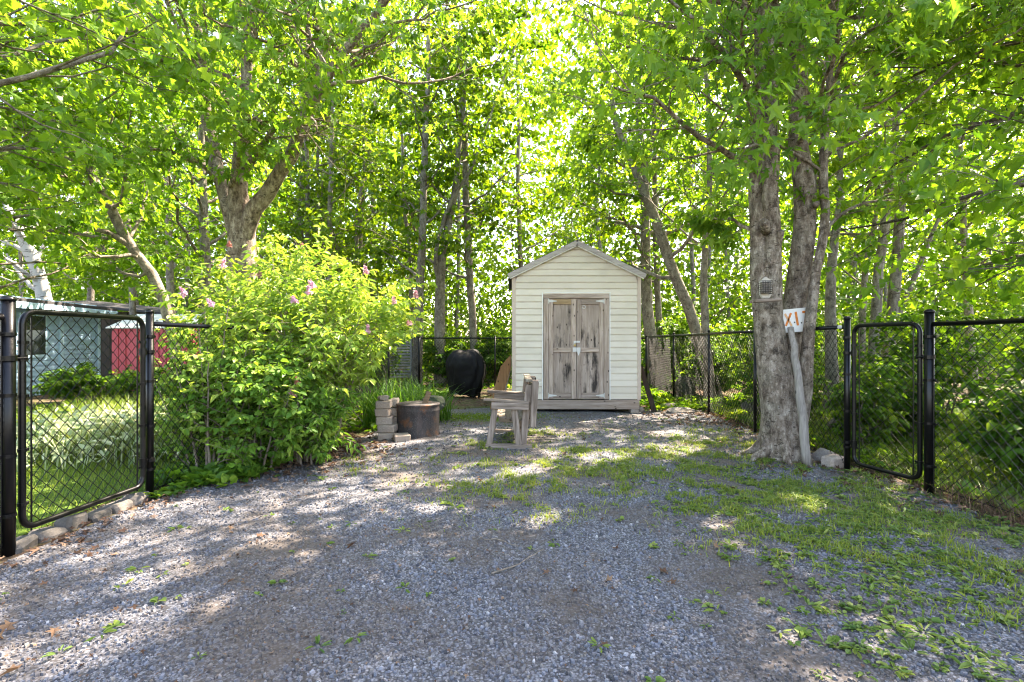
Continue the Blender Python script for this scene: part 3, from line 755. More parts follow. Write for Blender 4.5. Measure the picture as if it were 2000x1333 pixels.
def gate(label, p0, p1, z0, z1, ztop, r0, r1, hinge_first):
    p0, p1 = np.array(p0, float), np.array(p1, float); L = np.linalg.norm(p1-p0); d = (p1-p0)/L
    t = thing('chain_link_gate', label, 'gate', (*((p0+p1)/2), 0), 'black chain link gates')
    a0, a1 = r0+.05, L-r1-.045
    rc = .085; pts = []
    def arc(cx, cz, s): return [(cx+rc*math.cos(q), cz+rc*math.sin(q)) for q in np.linspace(s, s+math.pi/2, 6)]
    ring = arc(a1-rc, z1-rc, 0)+arc(a0+rc, z1-rc, math.pi/2)+arc(a0+rc, z0+rc, math.pi)+arc(a1-rc, z0+rc, 1.5*math.pi)
    ring = ring+ring[:2]
    C = np.array([[p0[0]+d[0]*u, p0[1]+d[1]*u, z] for u, z in ring])
    mb = MB(); tubes(mb, C, np.full(len(C), .0205), 10); mb.build('gate_frame', M['vinyl'], t, True)
    m0, m1 = p0+d*(a0+.03), p0+d*(a1-.03)
    chain_mesh(m0, m1, z0+.02, z1+.03).build('chain_link_mesh', M['wire'], t)
    for q in (m0+d*.03, m1-d*.03):
        mb = MB(); rod(mb, (*q, z0-.03), (*q, z1-.01), .0055, sides=6); mb.build('tension_bar', M['vinyl'], t)
    for (uu, sgn) in ((a0, 1), (a1, -1)):
        for z in np.linspace(z0+.16, z1-.2, 4):
            q = p0+d*uu; mb = MB(); rod(mb, (*q, z-.01), (*q, z+.01), .026, sides=10); e = q+d*sgn*.045; beam(mb, (*q, z), (*e, z), .02, .01, side=(-d[1], d[0], 0), bev=.002); mb.build('tension_band', M['vinyl'], t)
    hp, hu, pr = (p0, a0, r0) if hinge_first else (p1, a1, r1)
    for z in (z0+.2, z1-.28):
        mb = MB(); rod(mb, (*hp, z-.014), (*hp, z+.014), pr+.007, sides=12); q = p0+d*hu
        rod(mb, (*q, z-.03), (*q, z+.03), .028, sides=12); beam(mb, (*hp, z), (*q, z), .03, .02, side=(-d[1], d[0], 0), bev=.003); mb.build('hinge', M['vinyl'], t)
    lp, lu = (p1, a1) if hinge_first else (p0, a0)
    q = p0+d*lu; z = z1-.3; lr = r1 if hinge_first else r0
    mb = MB(); rod(mb, (*lp, z-.016), (*lp, z+.016), lr+.008, sides=12); rod(mb, (*q, z-.02), (*q, z+.02), .029, sides=12)
    nv = np.array([-d[1], d[0]])
    for s in (-1, 1):
        e0 = lp+nv*s*.03; e1 = q+nv*s*.035; rod(mb, (*e0, z), (*e1, z), .008, sides=6)
    mb.build('latch', M['vinyl'], t)
    return t
LP1, LP2, LC = np.array([-3.15, 3.2]), np.array([-3.085, 4.36]), np.array([-2.62, 14.5])
RP1, RP2, RC = np.array([3.66, 4.49]), np.array([3.47, 5.3]), np.array([3.87, 14.5])
gp_ = 'black steel gate posts'
for (lab, q, r, h) in (('thick black gate post at the left edge beside the open lawn', LP1, .037, 1.61), ('black gate post between the left gate and the lilac bush', LP2, .03, 1.60),
                       ('thick black gate post on the near side of the right gate', RP1, .037, 1.61), ('black gate post between the big maple and the right gate', RP2, .03, 1.59)):
    t = thing('gate_post', lab, 'post', (*q, 0), gp_)
    p = post(t, q[0], q[1], r, h); bands(t, q[0], q[1], r, (.25, .62, 1.0, 1.38), *( (-.06, -1) if q is LP1 else (.04, 1) if q is LP2 else (.05, -1) if q is RP1 else (.04, 1)))
gate('tall black chain link gate on the left in front of the lawn', LP1, LP2, .13, 1.53, 1.6, .037, .03, False)
gate('smaller black chain link gate on the right beside the big maple', RP2, RP1, .10, 1.50, 1.6, .03, .037, True)
run('short black chain link run leaving the frame left of the left gate', (LP1, (-3.3, .6)), ())
run('black chain link fence running back through the lilac bush on the left', (LP2, LC), ((.22, .024), (.46, .024), (.70, .024), (.995, .036)))
run('black chain link fence crossing behind the shed and the covered grill', (LC, RC), ((.33, .024), (.66, .024), (.99, .03)), top=1.46)
run('black chain link fence receding from shed to maple on the right', (RP2, RC), ((.24, .024), (.456, .024), (.717, .024)))
run('black chain link run nearest the camera at the right edge', (RP1, (3.85, 1.2)), ((.9, .024),))
mb = MB(); a = RP2+(RC-RP2)/np.linalg.norm(RC-RP2)*.06; rod(mb, (a[0]-.03, a[1], 1.49), (a[0]-.055, a[1], 1.49), .02, sides=10)
tag(mb.build('insulator_cap', M['white_metal']), 'small white cap on the rail end beside the right gate post', 'cap')

# ------------------------------------------------------------------ glider bench
BD = 6.46
def bx_(px): return (px-1000)/FPX*BD
def bz_(py): return CAMZ-(py-HOR)/FPX*BD
bench = thing('glider_bench', 'weathered grey wooden glider bench seen from its side in front of the shed', 'bench', (0, 7.0, 0))
def Q(u, v, D=BD): return np.array([bx_(930+u*.1275), D, bz_(720+v*.1275)])   # u,v: pixels of a close-up view
SIDES = (BD, BD+1.08)
for n_, D in enumerate(SIDES):
    d = np.array([0, 0, 0]);
    def q(u, v): return Q(u, v, D)
    mb = MB(); beam(mb, q(145, 1185), q(852, 1200), .055, .09, bev=.005, jit=.002); mb.build('sled_runner', M['bench_x'], bench)
    mb = MB(); beam(mb, q(195, 1185), q(290, 610), .075, .04, bev=.005); mb.build('leg', M['bench'], bench)
    mb = MB(); beam(mb, q(655, 1185), q(580, 610), .08, .04, bev=.005); mb.build('leg', M['bench'], bench)
    mb = MB(); beam(mb, q(715, 1180)+[0, .045, 0], q(815, 250)+[0, .045, 0], .085, .04, bev=.005, jit=.002); mb.build('back_post', M['bench'], bench)
    mb = MB(); beam(mb, q(235, 560)-[0, .042, 0], q(805, 585)-[0, .042, 0], .085, .035, bev=.005); mb.build('arm_brace', M['bench_x'], bench)
    mb = MB(); beam(mb, q(110, 475)+[0, .02, 0], q(815, 520)+[0, .02, 0], .03, .13, bev=.006, jit=.002); mb.build('armrest', M['bench_x'], bench)
ya, yb = BD+.08, BD+1.02
for k in range(5):                                               # seat slats running between the two sides
    z0 = bz_(720+870*.1275)+.10+.012*k*(-1)
    p = np.array([bx_(930+(300+k*92)*.1275), 0, z0]); mb = MB(); beam(mb, (p[0], ya, p[2]), (p[0], yb, p[2]), .022, .085, side=(1, 0, .08), bev=.004, jit=.002); mb.build('seat_slat', M['bench_y'], bench)
for (u0, v0, u1, v1) in ((310, 860, 580, 860), (320, 960, 590, 960)):
    mb = MB(); beam(mb, Q(u0, v0, BD+1.0), Q(u1, v1, BD+1.0), .08, .035, bev=.004); mb.build('stretcher', M['bench_x'], bench)
for k in range(5):                                               # back slats between the posts
    f = .12+k*.19; pa = Q(752, 800)*(1-f)+Q(835, 215)*f
    mb = MB(); beam(mb, (pa[0]+.035, ya-.04, pa[2]), (pa[0]+.035, yb+.06, pa[2]), .085, .022, side=(1, 0, .13), bev=.004, jit=.002); mb.build('back_slat', M['bench_y'], bench)
for (yy, du) in ((BD-.03, 0), (BD+.25, .0), (BD+.75, 0), (BD+1.06, 0)):
    mb = MB(); beam(mb, Q(840, 900)+[.02, yy-BD, 0], Q(915, 200)+[0, yy-BD, 0], .08, .04, bev=.005, jit=.003); mb.build('back_upright', M['bench'], bench)
mb = MB(); beam(mb, Q(800, 195)+[.01, -.04, .005], Q(800, 195)+[.01, 1.12, .005], .09, .03, side=(0, 0, 1), bev=.006, jit=.003); mb.build('top_rail', M['bench_y'], bench)

# ------------------------------------------------------------------ fire drum, firewood, block stack, covered grill, leaning boards
DD = 7.28; dx, dr_, dh = (817-1000)/FPX*DD, .302, CAMZ-(793-HOR)/FPX*(DD-.3)
drum = thing('fire_drum', 'low rusted dark steel drum used as a fire pit beside the block stack', 'drum', (dx, DD, 0))
zs = np.array([0, .012, .03, .05, .36, .372, .384, .40, .44, .455, .468, .462, .44, .05]); zs = zs*dh/.468
rs = dr_*np.array([.99, 1.0, 1.0, .985, .985, 1.0, 1.0, .985, .985, 1.02, 1.015, .98, .965, .95])
mb = MB(); tubes(mb, np.stack([np.full(14, dx), np.full(14, DD), zs], 1), rs, 40); mb.build('shell', M['rust'], drum, True)
mb = MB(); rod(mb, (dx, DD, .1), (dx, DD, .2), dr_*.955, sides=30); mb.build('ash_bed', M['soil'], drum)
for n_, (a, b, r) in enumerate((((.02, -.05, .25), (.14, .06, .62), .045), ((-.2, .02, .28), (.2, -.08, .36), .05), ((-.1, .15, .3), (.15, .1, .4), .04))):
    o = np.array([dx, DD, 0]); mb = MB(); rod(mb, o+a, o+b, r, r*.9, sides=5, k=3)
    tag(mb.build('firewood', M['log'], None, loc=o), ('split stick of firewood poking up out of the rusty drum', 'thick log lying low in the rusty drum', 'thin log at the back of the rusty drum')[n_], 'firewood', 'firewood in the drum')
BK = 6.85
wall = thing('block_stack', 'stepped stack of small concrete wall blocks beside the fire drum', 'block stack', ((765-1000)/FPX*BK, BK, 0))
def kb(px0, px1, py0, py1, D, dep=.2, rz=0.0, name='block'):
    x0, x1 = (px0-1000)/FPX*D, (px1-1000)/FPX*D; z1, z0 = CAMZ-(py0-HOR)/FPX*D, CAMZ-(py1-HOR)/FPX*D
    mb = MB(); box(mb, ((x0+x1)/2, D+dep/2, (z0+z1)/2), (x1-x0-.004, dep, z1-z0-.004), rotz(rz), .012, jit=.004); return mb.build(name, M['block'], wall)
for a in ((735, 768, 847, 866, 6.95, .22, .12), (766, 797, 850, 867.5, 6.78, .2, .35), (737, 771, 831, 847, 6.97, .24, -.1), (733, 764, 815, 831, 6.99, .22, .08), (732, 759, 799, 815, 7.0, .22, -.06), (733, 761, 783, 799, 7.0, .22, .05),
          (757, 777, 832, 850, 7.24, .2, .2), (758, 777, 815, 832, 7.23, .2, .1), (757, 777, 797, 814.5, 7.24, .2, .25), (760, 775, 780, 796.5, 7.24, .18, 0)): kb(*a)
def rock(name, label, c, s, mat, seed, group=None, parent=None):
    g_ = np.random.default_rng(seed); n1, n2 = 9, 14
    th = np.linspace(.05, math.pi-.05, n1); ph = np.arange(n2)/n2*2*math.pi
    D_ = np.stack([np.sin(th)[:, None]*np.cos(ph), np.sin(th)[:, None]*np.sin(ph), np.cos(th)[:, None]+0*ph], -1)
    cut = nrm(g_.normal(0, 1, (11, 3))); rr = np.ones((n1, n2))
    for c_ in cut: pr = D_@c_; rr = np.minimum(rr, np.where(pr > .15, g_.uniform(.62, .85)/np.maximum(pr, .15), 9))
    V = (D_*rr[..., None]*np.asarray(s)+g_.normal(0, .012, D_.shape)*np.asarray(s)).reshape(-1, 3)+np.asarray(c)
    i, j = np.meshgrid(np.arange(n1-1), np.arange(n2), indexing='ij'); j2 = (j+1) % n2
    q = np.stack([i*n2+j, (i+1)*n2+j, (i+1)*n2+j2, i*n2+j2], -1).reshape(-1, 4)
    mb = MB(); mb.add(V, [q, np.arange(n2)[None], (np.arange(n2)[::-1]+(n1-1)*n2)[None]])
    o = mb.build(name, mat, parent, False, loc=None if parent else c)
    return tag(o, label, 'rock', group) if parent is None else o
rock('rock', 'jagged grey stone lying on top of the concrete block stack', P(748, 778, 7.08), (.10, .10, .05), M['rock'], 3)
rock('rock', 'low rounded stone behind the rusted drum', P(846, 787, 8.2), (.2, .2, .16), M['darkrock'], 4)

GD = 11.9                                                           # grill under its cover
gx = (904-1000)/FPX*GD
nt_ = 72; nz_ = 26; th = np.arange(nt_)/nt_*2*math.pi; V = []
for i in range(nz_):
    f = i/(nz_-1); z = .07+1.06*min(f/.86, 1.0); g2 = max(0, (f-.86)/.14)
    w = np.interp(z, [.07, .25, .55, .78, .95, 1.06, 1.13], [.33, .40, .475, .485, .43, .35, .27])*(1-g2**.8*.96)
    dpt = np.interp(z, [.07, .3, .8, 1.0, 1.13], [.26, .31, .33, .27, .17])*(1-g2*.96)
    c, s_ = np.cos(th), np.sin(th); pw = .62
    fold = 1.06-.11*np.abs(np.sin(th*3+z*2.4+.9*np.sin(z*4)))-.07*np.abs(np.sin(th*5.5-z*4.1))+.03*np.sin(th*19+z*11)*(1-z*.5)+.012*rng.normal(size=nt_)
    fold = 1+(fold-1)*(1-g2)
    hem = (.05*np.sin(th*3+1)+.03*np.sin(th*8))*(1-f)**2
    sag = (.035*np.cos(th*2+.3)+.03*np.sin(th+.5))*np.clip((f-.6)/.26, 0, 1)*(1-g2*.7)
    V.append(np.stack([gx+.02+w*np.sign(c)*np.abs(c)**pw*fold+.03*math.sin(z*3), GD+.35+dpt*np.sign(s_)*np.abs(s_)**pw*fold, z+hem+sag], 1))
i, j = np.meshgrid(np.arange(nz_-1), np.arange(nt_), indexing='ij'); j2 = (j+1) % nt_
q = np.stack([i*nt_+j, i*nt_+j2, (i+1)*nt_+j2, (i+1)*nt_+j], -1).reshape(-1, 4)
mb = MB(); mb.add(np.concatenate(V), [q, (np.arange(nt_)+(nz_-1)*nt_)[None]])
grill = thing('covered_grill', 'barbecue grill hidden under a black fabric cover left of the shed', 'grill', (gx, GD+.35, 0))
mb.build('cover', M['cover'], grill, True)
for (ox, oy) in ((-.36, .12), (.36, .12), (-.36, .5), (.36, .5)):
    mb = MB(); rod(mb, (gx+ox, GD+oy, 0), (gx+ox, GD+oy, .16), .022, sides=8); mb.build('leg', M['vinyl'], grill)
mb = MB(); box(mb, (gx, GD+.34, .11), (.6, .3, .04)); mb.build('lower_shelf', M['galv'], grill)

def board(name, label, pts, th_, mat, y0, cat='board'):
    """a plank with the given outline (photo pixels at depth y0(D)), extruded by th_"""
    F_ = np.array([P(*p) for p in pts]); d = np.cross(F_[1]-F_[0], F_[2]-F_[0]); d = d/np.linalg.norm(d); d = d if d[1] > 0 else -d
    B_ = F_+d*th_; n = len(F_); j = np.arange(n)
    mb = MB(); mb.add(np.vstack([F_, B_]), [j[None], (j[::-1]+n)[None], np.stack([(j+1) % n, j, j+n, (j+1) % n+n], 1)])
    return tag(mb.build(name, mat, None, loc=(F_[:, 0].mean(), F_[:, 1].mean(), 0)), label, cat)
board('leaning_board', 'brown plywood offcut leaning against the left side of the shed', [(957, 800, 9.75), (974, 800, 9.75), (998, 718, 9.85), (998, 692, 9.85), (978, 716, 9.8), (966, 755, 9.77)], .02, M['brown'], 0)
board('leaning_board', 'narrow grey plank behind the brown plywood at the shed', [(974, 797, 10.1), (982, 797, 10.1), (999, 715, 10.2), (999, 695, 10.2)], .03, M['grey_z'], 0)
board('leaning_board', 'dark wet plank leaning against the right side of the shed', [(1274, 806, 9.8), (1284, 806, 9.8), (1256, 716, 9.85), (1254, 716, 9.85), (1254, 738, 9.85)], .05, M['darkboard'], 0)

# ------------------------------------------------------------------ big maple on the right with feeder, shelf, sign, pole
T5 = 5.9
make_tree('maple_tree', 'large multi stemmed maple with sign and bird feeder beside the right gate',
    [[(1527, 902, T5, 74), (1529, 860, T5, 66), (1525, 790, T5, 62), (1513, 700, T5, 60), (1501, 630, T5, 52), (1489, 560, T5, 42), (1481, 470, T5, 33), (1480, 380, T5, 33), (1484, 250, T5, 31), (1487, 120, T5+.1, 28), (1488, 0, T5+.2, 26), (1480, -250, T5+.3, 20), (1465, -520, T5+.4, 8)],
     [(1514, 740, T5-.02, 44), (1507, 640, T5-.05, 40), (1508, 560, T5-.08, 40), (1509, 470, T5-.1, 32), (1507, 390, T5-.1, 31), (1503, 290, T5-.1, 32), (1505, 150, T5-.1, 30), (1503, 0, T5-.1, 27), (1510, -300, T5-.3, 18), (1530, -560, T5-.5, 6)],
     [(1530, 780, T5+.14, 40), (1543, 670, T5+.16, 42), (1559, 570, T5+.14, 43), (1568, 480, T5+.12, 40), (1569, 380, T5+.1, 38), (1562, 260, T5+.1, 34), (1556, 100, T5+.1, 35), (1552, -50, T5+.1, 31), (1560, -320, T5+.2, 20), (1575, -600, T5+.2, 6)],
     [(1553, 880, T5+.02, 26), (1571, 790, T5-.02, 25), (1577, 700, T5-.08, 23), (1584, 620, T5-.12, 20), (1596, 520, T5-.08, 17), (1611, 430, T5, 16), (1606, 330, T5, 16), (1614, 220, T5, 14), (1622, 100, T5, 12), (1635, -120, T5, 6)]],
    M['bark_rough'], M['maple_near'],
    limbs=[[(1478, 335, 5.85, 15), (1430, 305, 5.6, 12), (1360, 262, 5.3, 10), (1290, 200, 5.0, 8), (1200, 172, 4.7, 5)],
           [(1485, 255, 5.8, 18), (1456, 175, 5.5, 14), (1402, 90, 5.1, 11), (1321, 10, 4.7, 7), (1240, -40, 4.4, 4)],
           [(1605, 200, 5.9, 10), (1640, 130, 5.6, 8), (1700, 60, 5.2, 6), (1780, 0, 4.9, 3)],
           [(1505, 290, 5.8, 10), (1500, 280, 5.3, 8), (1480, 285, 4.8, 6), (1440, 290, 4.4, 3)],
           [(1560, 280, 5.8, 12), (1585, 220, 5.2, 9), (1620, 140, 4.6, 6), (1640, 60, 4.2, 4)],
           [(1484, 180, 5.8, 12), (1460, 120, 5.1, 8), (1450, 60, 4.5, 5), (1470, 0, 4.2, 3)],
           [(1600, 480, 5.9, 9), (1640, 420, 5.9, 7), (1720, 385, 5.7, 5), (1800, 370, 5.5, 3)],
           [(1568, 420, 5.95, 8), (1600, 330, 6.3, 7), (1660, 260, 6.6, 4)],
           [(1476, 460, 5.9, 8), (1430, 430, 6.2, 6), (1380, 425, 6.5, 4)]],
    nl=18, lt=(.5, 1.0), Ll=2.9, nb=8, nt=5, per=6, size=.125, kind='maple', droop=.75, sides=22, jit=.4, lobj=300, flare=1.25, lean_up=.2, tone=.5)
for (a, b, r) in (((1497, 452, 5.78), (1492, 434, 5.62), .045), ((1519, 478, 5.8), (1526, 452, 5.7), .035), ((1590, 405, 5.98), (1596, 398, 5.75), .03)):
    mt = bpy.data.objects['maple_tree']; mb = MB(); rod(mb, P(*a), P(*b), r*1.25, r, sides=10, k=3); mb.build('branch_stub', M['bark_rough'], mt, True)
for (ax_, L_, r) in ((3.5, .30, .065), (2.75, .26, .055), (4.4, .2, .06), (5.3, .2, .05), (.2, .22, .055), (1.4, .22, .06)):
    bc = P(1527, 890, T5); d = np.array([math.cos(ax_), math.sin(ax_), 0]); mt = bpy.data.objects['maple_tree']
    c = resample(np.array([[*(bc[:2]+d[:2]*.14), .34, r*1.15], [*(bc[:2]+d[:2]*.22), .15, r], [*(bc[:2]+d[:2]*(.2+L_*.5)), .04, r*.75], [*(bc[:2]+d[:2]*(.2+L_)), -.03, r*.35]]), 9, .006)
    mb = MB(); tubes(mb, c[:, :3], c[:, 3], 9, bumps=.05); mb.build('root', M['bark_rough'], mt, True)
fd = thing('bird_feeder', 'small pale suet bird feeder with black wire cage on the maple trunk', 'bird feeder', P(1495, 582, 5.5))
f0 = P(1495, 563, 5.52)
sc_ = 5.52/1000
pts = [(1485, 550), (1495.5, 541), (1506, 547), (1507, 575), (1503, 582), (1489, 582), (1485, 575)]
Fp = np.array([P(a, b, 5.55) for a, b in pts]); n = len(pts); j = np.arange(n)
mb = MB(); mb.add(np.vstack([Fp, Fp+[0, .03, 0]]), [j[None], (j[::-1]+n)[None], np.stack([(j+1) % n, j, j+n, (j+1) % n+n], 1)]); mb.build('back_board', M['feeder'], fd)
mb = MB(); box(mb, f0+[-.005, -.005, .005], (.095, .05, .125), bev=.008); mb.build('suet_cake', M['suet'], fd)
mb = MB()
for u in np.linspace(-.055, .052, 7): rod(mb, f0+[u, -.04, -.062], f0+[u, -.04, .075], .0022, sides=4)
for w in np.linspace(-.062, .075, 7): rod(mb, f0+[-.057, -.041, w], f0+[.054, -.041, w], .0022, sides=4)
for w in np.linspace(-.062, .075, 7):
    for u in (-.057, .054): rod(mb, f0+[u, -.04, w], f0+[u, .03, w], .0022, sides=4)
mb.build('wire_cage', M['wire'], fd)
mb = MB(); beam(mb, P(1469.5, 589, 5.47), P(1520.5, 586.5, 5.47), .032, .14, bev=.005)
tag(mb.build('shelf_board', M['bench_x'], None, loc=P(1495, 588, 5.47)), 'little wooden shelf board nailed below the bird feeder', 'shelf')
sg = thing('sign_board', 'white hand painted sign with orange letters wedged between the maple stems', 'sign', P(1555, 650, 5.86))
SDp = 5.875
pts = [(1522, 606), (1574, 600.5), (1593, 616), (1592, 645), (1572, 648), (1531, 650.5)]
pts = [(1519, 606.5), (1574, 601), (1589.5, 600), (1592.5, 644.5), (1570, 648), (1531, 650.5)]
Fp = np.array([P(a, b, SDp) for a, b in pts]); n = len(pts); j = np.arange(n)
mb = MB(); mb.add(np.vstack([Fp, Fp+[0, .018, 0]]), [j[None], (j[::-1]+n)[None], np.stack([(j+1) % n, j, j+n, (j+1) % n+n], 1)]); mb.build('board', M['sign'], sg)
def stroke(mb, a, b, w):
    beam(mb, P(*a, SDp-.003), P(*b, SDp-.003), w/FPX*SDp, .004, bev=.001)
mb = MB(); stroke(mb, (1533, 613.5), (1546.5, 637), 4.0); mb.build('letter_x', M['orange_faded'], sg)
mb = MB(); stroke(mb, (1545, 612), (1535, 637), 4.0); mb.build('letter_x', M['orange'], sg)
mb = MB(); stroke(mb, (1554, 609.5), (1558.5, 636), 4.4); mb.build('letter_i', M['orange'], sg)
mb = MB(); stroke(mb, (1567, 610), (1588, 609), 4.6); stroke(mb, (1578, 611.4), (1580, 636), 4.6); mb.build('letter_t', M['orange'], sg)
for (a, b) in ((1547, 643), (1552, 630), (1565.5, 631)):
    mb = MB(); rod(mb, P(a, b, SDp-.004), P(a, b, SDp+.004), .008, sides=8); mb.build('nail', M['wire'], sg)
mb = MB(); pc = resample(np.array([[*P(1577, 909, 5.5), .043], [*P(1570, 840, 5.54), .047], [*P(1563, 775, 5.59), .044], [*P(1557, 725, 5.64), .040], [*P(1550, 680, 5.71), .036], [*P(1544, 640, 5.8), .032]]), 14, .004)
tubes(mb, pc[:, :3], pc[:, 3], 12, cap=True, bumps=.03)
tag(mb.build('leaning_pole', M['pole'], None, True, loc=(pc[0, 0], pc[0, 1], 0)), 'silver grey weathered round pole leaning against the big maple', 'pole')
rock('rock', 'flat topped grey fieldstone at the foot of the right gate post', (*gp(1608, 902), .05), (.13, .16, .11), M['rock'], 8)
mb = MB(); c = gp(1638, 916); box(mb, (c[0], c[1]+.08, .05), (.2, .16, .14), rotz(.2), .018, jit=.008); tag(mb.build('stone_block', M['block'], None, loc=(c[0], c[1]+.08, 0)), 'squarish brown stone block touching the right gate post', 'stone')
rock('rock', 'pale flat rock on the ground right of the shed', (*gp(1330, 806), .03), (.28, .2, .07), M['rock'], 9)
rock('rock', 'second flat rock behind the pale one right of the shed', (*gp(1310, 798), .03), (.2, .18, .08), M['rock'], 10)
rock('rock', 'small stone against the shed foundation corner', (*gp(1253, 806), .05), (.07, .07, .06), M['rock'], 12)
rock('boulder', 'dark mossy boulder behind the fence right of the shed', (4.15, 12.2, .2), (.3, .28, .34), M['darkrock'], 13)
rock('boulder', 'dark low boulder behind the fence near the big maple', (4.3, 9.2, .12), (.22, .2, .24), M['darkrock'], 14)
mb = MB(); lg = np.array([[4.6, 7.3, .12], [5.0, 7.5, .35], [5.35, 7.7, .62]]); tubes(mb, lg, np.array([.1, .09, .08]), 9, cap=True, bumps=.05)
tag(mb.build('fallen_log', M['bark_dark'], None, True, loc=(5, 7.5, 0)), 'short leaning log behind the fence beside the right gate', 'log')

# edging under the left gate
ed = thing('block_edging', 'row of rough grey concrete edging blocks under the left gate', 'edging', (-3.15, 3.7, 0))
for k in range(6):
    f = k/6+.08; q = LP1*(1-f)+LP2*f; mb = MB(); box(mb, (q[0]-.035, q[1], -.02+.018*(k % 3)), (.14, .18, .13), rotz(.12*math.sin(k*3)), .022, jit=.014); mb.build('block', M['edging'], ed)

# ------------------------------------------------------------------ neighbouring buildings on the left
hA, hB = np.array([-11.15, 9.6]), np.array([-12.15, 15.0]); hd = (hB-hA)/np.linalg.norm(hB-hA); hn = np.array([hd[1], -hd[0]])
house = thing('blue_house', 'pale blue clapboard house seen through the left gate', 'house', (*((hA+hB)/2), 0))
HL = np.linalg.norm(hB-hA); HT = 2.26
ang_h = math.atan2(hd[1], hd[0]); Rh = rotz(ang_h)
cen = (hA+hB)/2-hn*2.5
mb = MB(); box(mb, (*cen, HT/2), (HL-.02, 4.95, HT-.02), Rh, .01); mb.build('wall', M['blue'], house)
for i in range(17):
    z = .25+i*.127; a, b = hA+hn*.004, hB+hn*.004
    mb = MB(); beam(mb, (*(a+hd*.1), z+.06), (*(b-hd*.1), z+.06), .124, .02, side=(hn[0], hn[1], .16), bev=.003); mb.build('clapboard', M['blue'], house)
    e0 = hB-hn*.02; e1 = hB-hn*4.9
    mb = MB(); beam(mb, (*(e0+hd*.004), z+.06), (*(e1+hd*.004), z+.06), .124, .02, side=(hd[0], hd[1], .16), bev=.003); mb.build('clapboard', M['blue'], house)
for q in (hA, hB, hA+hd*3.9): mb = MB(); box(mb, (*(q+hn*.02), HT/2), (.12, .07, HT-.04), Rh, .006); mb.build('corner_board', M['bluetrim'], house)
mb = MB(); q = hA+hd*2.9; box(mb, (*(q+hn*.03), 1.5), (.9, .05, 1.1), Rh, .01); w_ = mb.build('window', M['bluetrim'], house)
mb = MB(); box(mb, (*(q+hn*.05), 1.5), (.74, .03, .94), Rh, .004); mb.build('pane', M['glass'], w_)
rf = MB()
for s in (-1, 1):
    e = cen+hn*s*2.85; r0 = np.array([*(cen-hd*(HL/2+.3)), HT+.16]); sl = .16/2.5
    mid = np.array([*((cen+e)/2), HT+.16-sl*2.85/2]); up = nrm(np.array([[hn[0]*s*sl, hn[1]*s*sl, 1]]))[0]
    x_ = np.array([hd[0], hd[1], 0]); y_ = np.cross(up, x_)
    box(rf, mid+up*.06, (HL+.6, 2.85*math.hypot(1, sl)+.03, .09), np.stack([x_, y_, up], 1), .01)
rfo = rf.build('roof', M['shingle'], house)
mb = MB(); e = cen+hn*2.87; beam(mb, (*(e-hd*(HL/2+.3)), HT-.08), (*(e+hd*(HL/2+.3)), HT-.08), .15, .03, side=(hn[0], hn[1], 0), bev=.005); mb.build('fascia_board', M['bluetrim'], rfo)
V = [np.array([*(hB-hn*.05), HT-.05]), np.array([*(hB-hn*4.95), HT-.05]), np.array([*(hB-hn*2.5), HT+.12])]; V = V+[v-np.array([*hd, 0])*.1 for v in V]
mb = MB(); mb.add(V, [np.array([[0, 2, 1], [3, 4, 5]]), np.array([[0, 1, 4, 3], [1, 2, 5, 4], [2, 0, 3, 5]])]); mb.build('gable', M['blue'], house)
# red shed
rs0, rs1, rD = (218-1000)/FPX*13, (372-1000)/FPX*13, 13.0
rsh = thing('red_shed', 'red metal garden shed with pale low roof behind the left gate', 'shed', ((rs0+rs1)/2, 14, 0))
mb = MB(); box(mb, ((rs0+rs1)/2, 14, .85), (rs1-rs0, 2.0, 1.7), bev=.01); mb.build('wall', M['red'], rsh)
for k in range(8):
    x = rs0+.1+k*(rs1-rs0-.2)/7; mb = MB(); box(mb, (x, rD-.012, .84), (.03 if k % 2 else .16, .03, 1.66), bev=.008); mb.build('wall_rib', M['red'], rsh)
for k in range(7):
    y = rD+.15+k*.28; mb = MB(); box(mb, (rs1+.012, y, .84), (.03, .14, 1.66), bev=.008); mb.build('wall_rib', M['red'], rsh)
mb = MB()
for s in (-1, 1):
    beam(mb, ((rs0+rs1)/2, 14, 2.09), ((rs0+rs1)/2, 14+s*1.1, 1.69), rs1-rs0+.16, .03, side=(0, s*.36, 1), bev=.004)
mb.build('roof', M['palemetal'], rsh)
V = [(rs0+.02, 13.02, 1.69), (rs0+.02, 14.98, 1.69), (rs0+.02, 14, 2.05), (rs1-.02, 13.02, 1.69), (rs1-.02, 14.98, 1.69), (rs1-.02, 14, 2.05)]
mb = MB(); mb.add(V, [np.array([[0, 2, 1], [3, 4, 5]])]); mb.build('gable', M['red'], rsh)
# dark brown lean-to
lt_ = thing('lean_to', 'dark brown lean to wall between the blue house and red shed', 'shed', (-13.3, 18, 0))
for k in range(12):
    x = -15.2+k*.31; mb = MB(); box(mb, (x, 18, 1.2), (.30, .05, 2.4), bev=.006); mb.build('plank', M['brownwall'], lt_)
mb = MB(); beam(mb, (-15.5, 18, 2.75), (-11.4, 18, 2.35), .08, 1.6, side=(0, 1, .1), bev=.01); mb.build('roof', M['shingle'], lt_)
# grey slatted panel in the back left corner
sp = thing('slatted_panel', 'grey slatted panel standing behind the back left fence corner', 'panel', (-3.3, 15.3, 0))
for k in range(16):
    mb = MB(); box(mb, (-3.35, 15.3, .3+k*.085), (.62, .02, .05), rotx(.3), .003); mb.build('slat', M['slat'], sp)
for x in (-3.68, -3.02): mb = MB(); box(mb, (x, 15.3, .85), (.05, .05, 1.7), bev=.004); mb.build('post', M['slat'], sp)

# ------------------------------------------------------------------ trees
FAR = 'slender woodland trees behind the fence'
def T(*a, **k): return make_tree(*a, **k)
